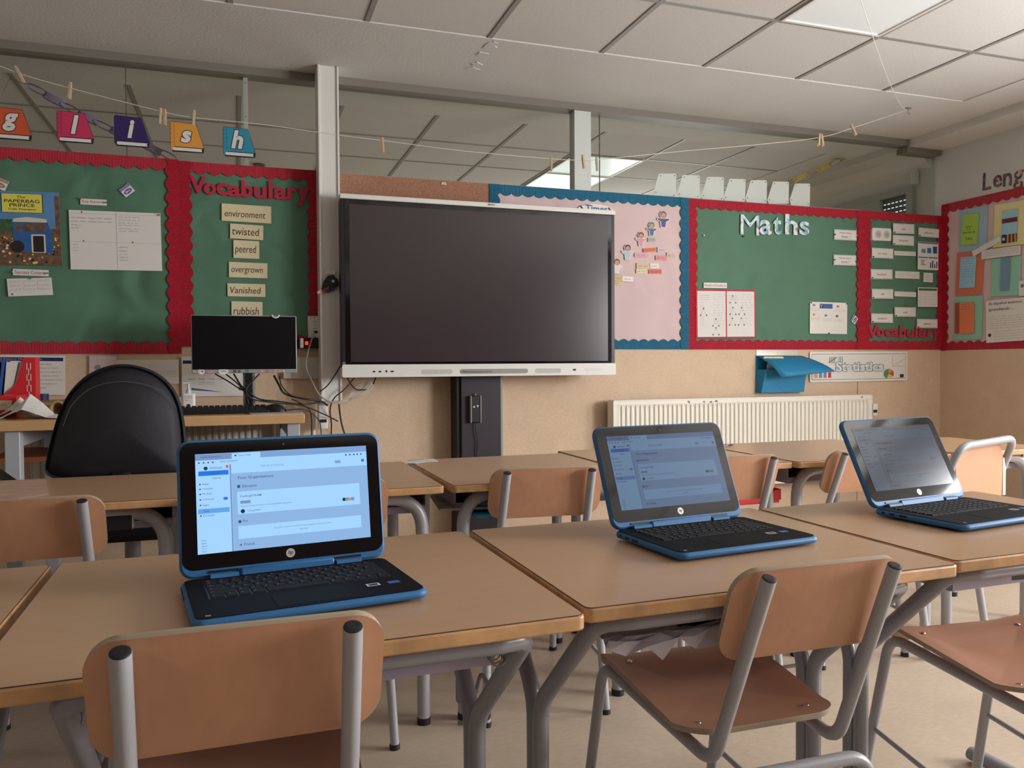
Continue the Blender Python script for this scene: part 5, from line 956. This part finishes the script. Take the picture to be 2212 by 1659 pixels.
mb = MB(mat('worn_sticker', (206, 170, 146), .4, noise=(18, .16))); mb.add([tuple(p) for p in P]+[(p.x, p.y, TT+.001) for p in P], [(3, 2, 1, 0), (4, 5, 6, 7)]+[(i, (i+1) % 4, 4+(i+1) % 4, 4+i) for i in range(4)]); tag(mb.build('worn_sticker_sheet'), 'worn pinkish sticker residue sheet on the left second row table', 'sticker')
# ------------------------------------------------------------------ pupils' chairs
def make_chair():
    t = thing('school_chair', 'x', 'chair'); r = .0115
    for s in (-1, 1):
        mb = MB(STEEL); mb.tube(fillet([(s*.119, .0, .745), (s*.127, .135, .412), (s*.148, .515, .438), (s*.164, .60, .012)], [.055, .05], 9), r, 14); f_ = mb.build('side_tube', t, smooth=True)
        mb = MB(RUB); d = Vector((0, .135, -.36)).normalized(); T0 = Vector((s*.119, 0, .745)); mb.tube([T0+d*.0005, T0-d*.0012, T0-d*.0022], [r-.0004, r-.0008, r-.004], 14); mb.build('tube_cap', f_, smooth=True)
        mb = MB(RUB); mb.tube([(s*.164, .60, .0), (s*.1635, .598, .014)], r+.002, 12); mb.build('foot_cap', f_, smooth=True)
        mb = MB(STEEL); mb.tube([(s*.157, .560, .205), (s*.166, .07, .165)], .0062, 10); mb.build('side_stretcher', t, smooth=True)
    mb = MB(STEEL); mb.tube(fillet([(-.172, .045, .012), (-.158, .095, .402), (.158, .095, .402), (.172, .045, .012)], .05, 9), r, 14); f_ = mb.build('rear_leg_frame', t, smooth=True)
    for s in (-1, 1): mb = MB(RUB); mb.tube([(s*.172, .045, .0), (s*.1715, .046, .014)], r+.002, 12); mb.build('foot_cap', f_, smooth=True)
    # backrest: bent ply with light edge
    def ply(out, surf, th, nm):
        n = len(out); mb = MB(PLYB if nm == 'backrest' else PLY)
        cx = sum(p[0] for p in out)/n; cy = sum(p[1] for p in out)/n; K = 8
        f, b = [], []
        for k in range(K+1):
            q = k/K
            for (x, y) in out: P = surf(cx+(x-cx)*q, cy+(y-cy)*q); f.append(P[0]+P[1]*th/2); b.append(P[0]-P[1]*th/2)
        vs = f+b; N = len(f); fs = []
        for k in range(K):
            for j in range(n):
                a, c = k*n+j, k*n+(j+1) % n; fs.append((a, a+n, c+n, c)); fs.append((N+c, N+c+n, N+a+n, N+a))
        mb.add(vs, fs); o0 = len(vs)
        E_ = [(K*n+j, N+K*n+j, N+K*n+(j+1) % n, K*n+(j+1) % n) for j in range(n)]
        mb.slot(PLYEDGE); mb.f += E_; mb.mi += [mb.mats.index(PLYEDGE)]*n
        return mb.build(nm, t, smooth=True, ang=50)
    out = rrect(-.160, .160, .602, .754, .040, 7)
    def sb(x, z):
        y = (.745-z)*.375+.0185+.5*x*x
        nrm = Vector((-1.0*x, 1, .375)).normalized(); return Vector((x, y, z)), nrm
    ply(out, sb, .010, 'backrest')
    n_ = 9; o2 = []
    o2 = rrect(-.160, .160, .15, .525, .06, 7); o2 = [(x*(1+.08*(y-.15)/.375), y) for x, y in o2]
    def ss(x, y):
        u = (y-.15)/.375; z = .437+.016*(1-u)**3*0+.026*math.exp(-((u-.84)/.15)**2)-.022*max(0, (u-.86)/.14)**2+.012*max(0, (.15-u)/.15)
        return Vector((x, y, z+.35*x*x)), Vector((0, 0, 1))
    ply(o2, ss, .010, 'seat')
    for x, y in ((-.115, .20), (.115, .20), (-.125, .44), (.125, .44)):
        mb = MB(CHROME); P = ss(x, y)[0]; mb.M = Matrix.Translation(P+Vector((0, 0, .005))); mb.lathe([(.006, 0), (.005, .0018), (.002, .0028)], 12); mb.build('screw', t, smooth=True)
    return t
ch = make_chair()
first = True
for x, y, rz, sc, lab in ((.0, .903, 0, (1.0, 1, 1.02), 'wooden school chair in front, below the bright laptop, nearest the camera'), (.834, .958, -1, (.95, 1, .998), 'wooden school chair at the middle laptop table with its seat in full view'),
        (1.49, .895, -6, (1.0, 1, .985), 'wooden school chair at right edge, only seat and legs in view'), (-.472, 2.06, 1, (1.06, 1, 1), 'wooden school chair at the left second row table'),
        (.212, 2.11, 0, (1.06, 1, 1), 'wooden school chair mostly hidden behind the bright laptop'), (.850, 2.135, -6, (1.07, 1, 1), 'wooden school chair in the middle, between the bright and middle laptops'),
        (1.525, 2.18, -3, (1.06, 1, 1), 'wooden school chair behind the middle laptop'), (2.07, 2.18, 0, (1.06, 1, 1), 'wooden school chair partly hidden behind the left edge of right-hand laptop')):
    o = ch if first else copy_tree(ch); first = False
    o.location = (x, y, 0); o.rotation_euler = (0, 0, radians(rz)); o.scale = sc; tag(o, lab, 'chair', 'wooden school chairs with two steel back tubes')
t = thing('school_chair', 'chair with a bent steel tube over its wooden back, far right', 'chair', (2.52, 2.12, 0), radians(14)); r = .0135
mb = MB(STEEL); mb.tube(fillet([(-.20, .16, .36), (-.19, .0, .765), (.19, .0, .775), (.20, .16, .36)], .06, 10), r, 14); mb.build('back_tube', t, smooth=True)
mb = MB(PLYB); mb.prism([(-.155, .55), (.155, .55), (.165, .70), (.14, .752), (-.14, .745), (-.16, .70)], .0, .01, ax='y'); q = mb.build('backrest', t); q.rotation_euler = (-.0, 0, 0); q.location = (0, .03, 0)
for s in (-1, 1):
    mb = MB(WHITEP); mb.box(s*.178-.010, s*.178+.010, .03, .05, .56, .70); q = mb.build('back_clip', t, bevel=.002)
    for y0, y1 in ((.16, .10), (.50, .54)): mb = MB(STEEL); mb.tube([(s*.19, y0, .41), (s*.20, y1, .01)], r, 12); mb.build('leg', t, smooth=True)
    mb = MB(STEEL); mb.tube([(s*.19, .15, .40), (s*.19, .51, .40)], r, 12); mb.build('seat_rail', t, smooth=True)
mb = MB(PLY); mb.prism(rrect(-.18, .18, .15, .52, .05), .414, .424); mb.build('seat', t)
# ------------------------------------------------------------------ laptops
def laptop(x, y, yaw, tilt, label, lum, name_suffix, tint=(1, 1, 1), w_=.325, d_=.219, h_=.214):
    t = thing('laptop', label, 'laptop', (x, y, TT), yaw, 'blue and black folding laptops')
    hw = w_/2
    mb = MB(LBLUE); mb.prism(rrect(-hw, hw, 0, d_, .018), .004, .0165); b_ = mb.build('base', t, bevel=.005)
    for px, sz in ((d_-.028, .0035), (d_-.05, .006), (d_-.078, .009)): mb = MB(BLK); mb.box(-hw-.0006, -hw+.002, px-sz, px+sz, .009, .0135); mb.build('side_port', b_)
    mb = MB(RUB); 
    for a, c in ((-hw+.04, .03), (hw-.04, .03), (-hw+.04, d_-.03), (hw-.04, d_-.03)): mb.M = Matrix.Translation((a, c, 0)); mb.lathe([(.008, .0), (.008, .005)], 10)
    mb.M = Matrix(); mb.build('rubber_feet', t)
    mb = MB(DECK); mb.prism(rrect(-hw+.005, hw-.005, .005, d_-.003, .015), .0163, .0178); dk = mb.build('keyboard_deck', t)
    mb = MB(BLK); mb.prism(rrect(-.133, .133, .092, .196, .004), .0178, .0180); mb.build('key_well', t)
    mb = MB(KEYM); lb = MB(mat('key_legend', (140, 140, 144), .6)); y0 = .1935
    rows = [(.011, [1]*14), (.0178, [1]*13+[1.9]), (.0178, [1.4]+[1]*12+[1.4]), (.0178, [1.7]+[1]*11+[2.1]), (.0178, [2.2]+[1]*10+[2.6]), (.0178, [1.2, 1, 1, 1.2, 5.2, 1.2, 1, 1, 1, 1])]
    for hgt, ks in rows:
        tot = sum(ks); xx = -.131
        for k in ks:
            wk = .262*k/tot; mb.add([(xx+.0012, y0-hgt+.0012, .018), (xx+wk-.0012, y0-hgt+.0012, .018), (xx+wk-.0012, y0-.0012, .018), (xx+.0012, y0-.0012, .018), (xx+.0018, y0-hgt+.0018, .0198), (xx+wk-.0018, y0-hgt+.0018, .0198), (xx+wk-.0018, y0-.0018, .0198), (xx+.0018, y0-.0018, .0198)],
                [(4, 5, 6, 7), (0, 1, 5, 4), (1, 2, 6, 5), (2, 3, 7, 6), (3, 0, 4, 7)])
            if k < 3: lb.quad(xx+.005, xx+.0075, y0-.007, y0-.0045, .0199)
            xx += wk
        y0 -= hgt
    mb.build('keys', t); lb.build('key_legends', t)
    mb = MB(mat('touchpad', (24, 23, 25), .65, spec=.12)); mb.prism(rrect(-.052, .052, .012, .078, .003), .0178, .0181); mb.build('touchpad', t)
    mb = MB(WHITEP, BLK); mb.quad(.084, .104, .052, .066, .0181); mb.quad(.087, .101, .055, .063, .0182, BLK); mb.quad(.117, .135, .053, .066, .0181, mat('blue_badge', (60, 110, 190), .4)); mb.build('sticker_pair', t)
    mb = MB(mat('key_legend', (140, 140, 144), .6)); mb.quad(-.145, -.138, .012, .018, .0181); mb.build('corner_mark', t)
    # lid
    lid = bpy.data.objects.new('lid', None); C.objects.link(lid); lid.parent = t; lid.location = (0, d_-.004, .018); lid.rotation_euler = (pi/2-tilt, 0, 0); lid.empty_display_size = .02
    # lid local frame: x right, y up along the lid, z toward the viewer
    mb = MB(LBLUE); mb.prism(rrect(-hw, hw, .0, h_, .020), -.012, .0); mb.build('lid_shell', lid, bevel=.004)
    mb = MB(BLKS); mb.prism(rrect(-hw+.004, hw-.004, .013, h_-.004, .017), -.001, .0006); mb.build('glass_bezel', lid)
    for s in (-1, 1): mb = MB(LBLUE); mb.tube([(s*.098-.021, -.001, .002), (s*.098+.021, -.001, .002)], .0060, 12); mb.build('hinge', lid, smooth=True); mb = MB(BLK); mb.box(s*.098-.023, s*.098+.0215, .0065, .0100, -.004, .0018); mb.build('hinge_gap', lid)
    mb = MB(LBLUE); mb.box(-.074, .074, -.008, .010, -.004, .005); mb.build('hinge_cover', lid, bevel=.003)
    mb = MB(mat('camera_lens', (90, 80, 80), .3)); mb.disc(0, h_-.013, .0018, .0012, None, 10); mb.build('webcam', lid)
    mb = MB(mat('logo_silver', (216, 212, 208), .3, metal=.5, emit=((200, 196, 190), .12)), BLK); mb.disc(0.004, .0245, .0072, .0012, None, 28); mb.text('hp', .0, .0205, .0085, .0085, .0016, BLK, shear=.35, bold=.0); mb.build('round_logo', lid)
    # screen picture
    sx0, sx1, sy0, sy1 = -hw+.0265, hw-.0245, .0365, h_-.0225; Wd, Hd = sx1-sx0, sy1-sy0
    def E(nm, col, k=1.0):
        c = tuple(col[i]*tint[i] for i in range(3)); key = 'screen_%s_%s' % (nm, name_suffix)
        return mat(key, (6, 7, 9), .14, emit=(c, lum*k), spec=.55)
    bgc, white, tab, blue, hl, txt, gry, drk = E('page', (134, 172, 216)), E('white', (156, 203, 245)), E('tab', (118, 154, 202)), E('button', (34, 112, 220)), E('highlight', (92, 156, 222)), E('text', (58, 78, 120)), E('faint', (112, 140, 184)), E('dark', (22, 50, 78))
    mb = MB(bgc); zz = .0009
    def Q(u0, u1, v0, v1, m_, dz=0): mb.quad(sx0+u0*Wd, sx0+u1*Wd, sy1-v1*Hd, sy1-v0*Hd, zz+dz, m_)
    def T(s, u, v, wd, hh, m_=None, b=0.0): mb.text(s, sx0+u*Wd, sy1-v*Hd, wd*Wd, hh*Hd, zz+.0004, m_ or txt, bold=b*.3)
    Q(0, 1, 0, 1, bgc); Q(0, 1, 0, .065, tab, .0001); Q(0, .19, 0.01, .065, gry, .0002); Q(.2, .36, .008, .065, white, .0002); Q(0, 1, .065, .215, white, .0001); Q(0, .195, .12, 1, white, .00015); Q(.015, .178, .175, .222, blue, .0002)
    T('replit dashboard', .03, .045, .11, .02, gry if 0 else txt); T('Teams / Replit', .235, .045, .07, .02); Q(.215, .225, .025, .04, drk, .0003); T('replit.com/teams', .13, .098, .10, .022); Q(.35, .51, .105, .14, gry, .0001) if 0 else None
    for u in (.02, .045, .07, .095): mb.disc(sx0+u*Wd, sy1-.09*Hd, .0014, zz+.0003, txt, 8)
    for u in (.87, .895, .92, .942, .965): mb.disc(sx0+u*Wd, sy1-.09*Hd, .0015, zz+.0003, txt, 8)
    T('Search & run commands', .36, .165, .13, .024, gry); Q(.80, .835, .145, .175, tab, .0002); Q(.965, .982, .145, .175, blue, .0002)
    mb.disc(sx0+.055*Wd, sy1-.148*Hd, .0030, zz+.0003, drk, 14); T('MrODonnell', .078, .158, .065, .022); mb.disc(sx0+.172*Wd, sy1-.14*Hd, .0024, zz+.0003, E('red', (200, 90, 90)), 10)
    T('+ Create', .08, .205, .05, .022, txt); T('Upgrade', .09, .262, .045, .022)
    for s, v, wd in (('Home', .315, .032), ('Templates', .365, .056), ('My Repls', .415, .05), ('Community', .47, .062), ('Learn', .525, .032), ('Curriculum', .63, .06)): T(s, .035, v, wd, .021); mb.disc(sx0+.022*Wd, sy1-(v-.01)*Hd, .0014, zz+.0003, txt, 6)
    Q(.008, .178, .553, .60, hl, .0002); T('Teams', .035, .585, .034, .021); mb.prism([(sx0+.158*Wd+.0036*cos(a), sy1-.463*Hd+.0024*sin(a)) for a in [2*pi*k/14 for k in range(14)]], zz+.0002, zz+.0003, blue)
    for k, s in enumerate(('Blog', 'About', 'Careers', 'Pricing', 'Terms')): T(s, .022, .875+.027*k, .024+.003*(k % 3), .015)
    Q(.185, .193, .12, 1, gry, .00016)
    T('Your Organizations', .225, .285, .205, .036, None, .018); T('Education', .252, .365, .082, .027, None, .015); mb.disc(sx0+.232*Wd, sy1-.352*Hd, .0026, zz+.0003, txt, 8)
    Q(.222, .945, .405, .635, white, .0002); T('CodingSTEAM', .238, .47, .118, .027, None, .01); Q(.238, .295, .50, .53, gry, .0003); T('You are a member of 2 teams in the CodingSTEAM organization', .238, .565, .29, .016); mb.disc(sx0+.25*Wd, sy1-.607*Hd, .0033, zz+.0004, drk, 14); T('CodingSTEAM', .275, .618, .075, .019)
    for k, m_ in enumerate((drk, E('teal', (80, 150, 170)), E('orange', (190, 140, 100)), gry)): mb.disc(sx0+(.845+.018*k)*Wd, sy1-.57*Hd, .0030, zz+.0004+k*.00002, m_, 12)
    T('Pro', .25, .72, .025, .027, None, .015); mb.disc(sx0+.232*Wd, sy1-.71*Hd, .0026, zz+.0003, txt, 8); Q(.222, .945, .755, .885, white, .0002); T('Teams Pro is a place for members to make prototypes and develop products', .42, .812, .34, .015); T('Learn more', .57, .845, .05, .014)
    T('Friends', .252, .955, .058, .026, None, .015); mb.add([(sx0+.225*Wd, sy1-.945*Hd, zz+.0003), (sx0+.24*Wd, sy1-.93*Hd, zz+.0003), (sx0+.235*Wd, sy1-.955*Hd, zz+.0003)], [(0, 2, 1)], txt)
    mb.build('display', lid)
    return t
laptop(.101, 1.114, .130, radians(8.9), 'blue-edged laptop with brightly lit screen on the nearest table', 1.0, 'bright')
laptop(.879, 1.213, .102, radians(22.4), 'blue-edged laptop with dimmer lit screen on the middle table', .27, 'dim', (.92, .95, 1))
laptop(1.536, 1.229, .131, radians(26.6), 'blue-edged laptop with almost dark screen near the right edge', .06, 'faint', (.8, .88, 1))
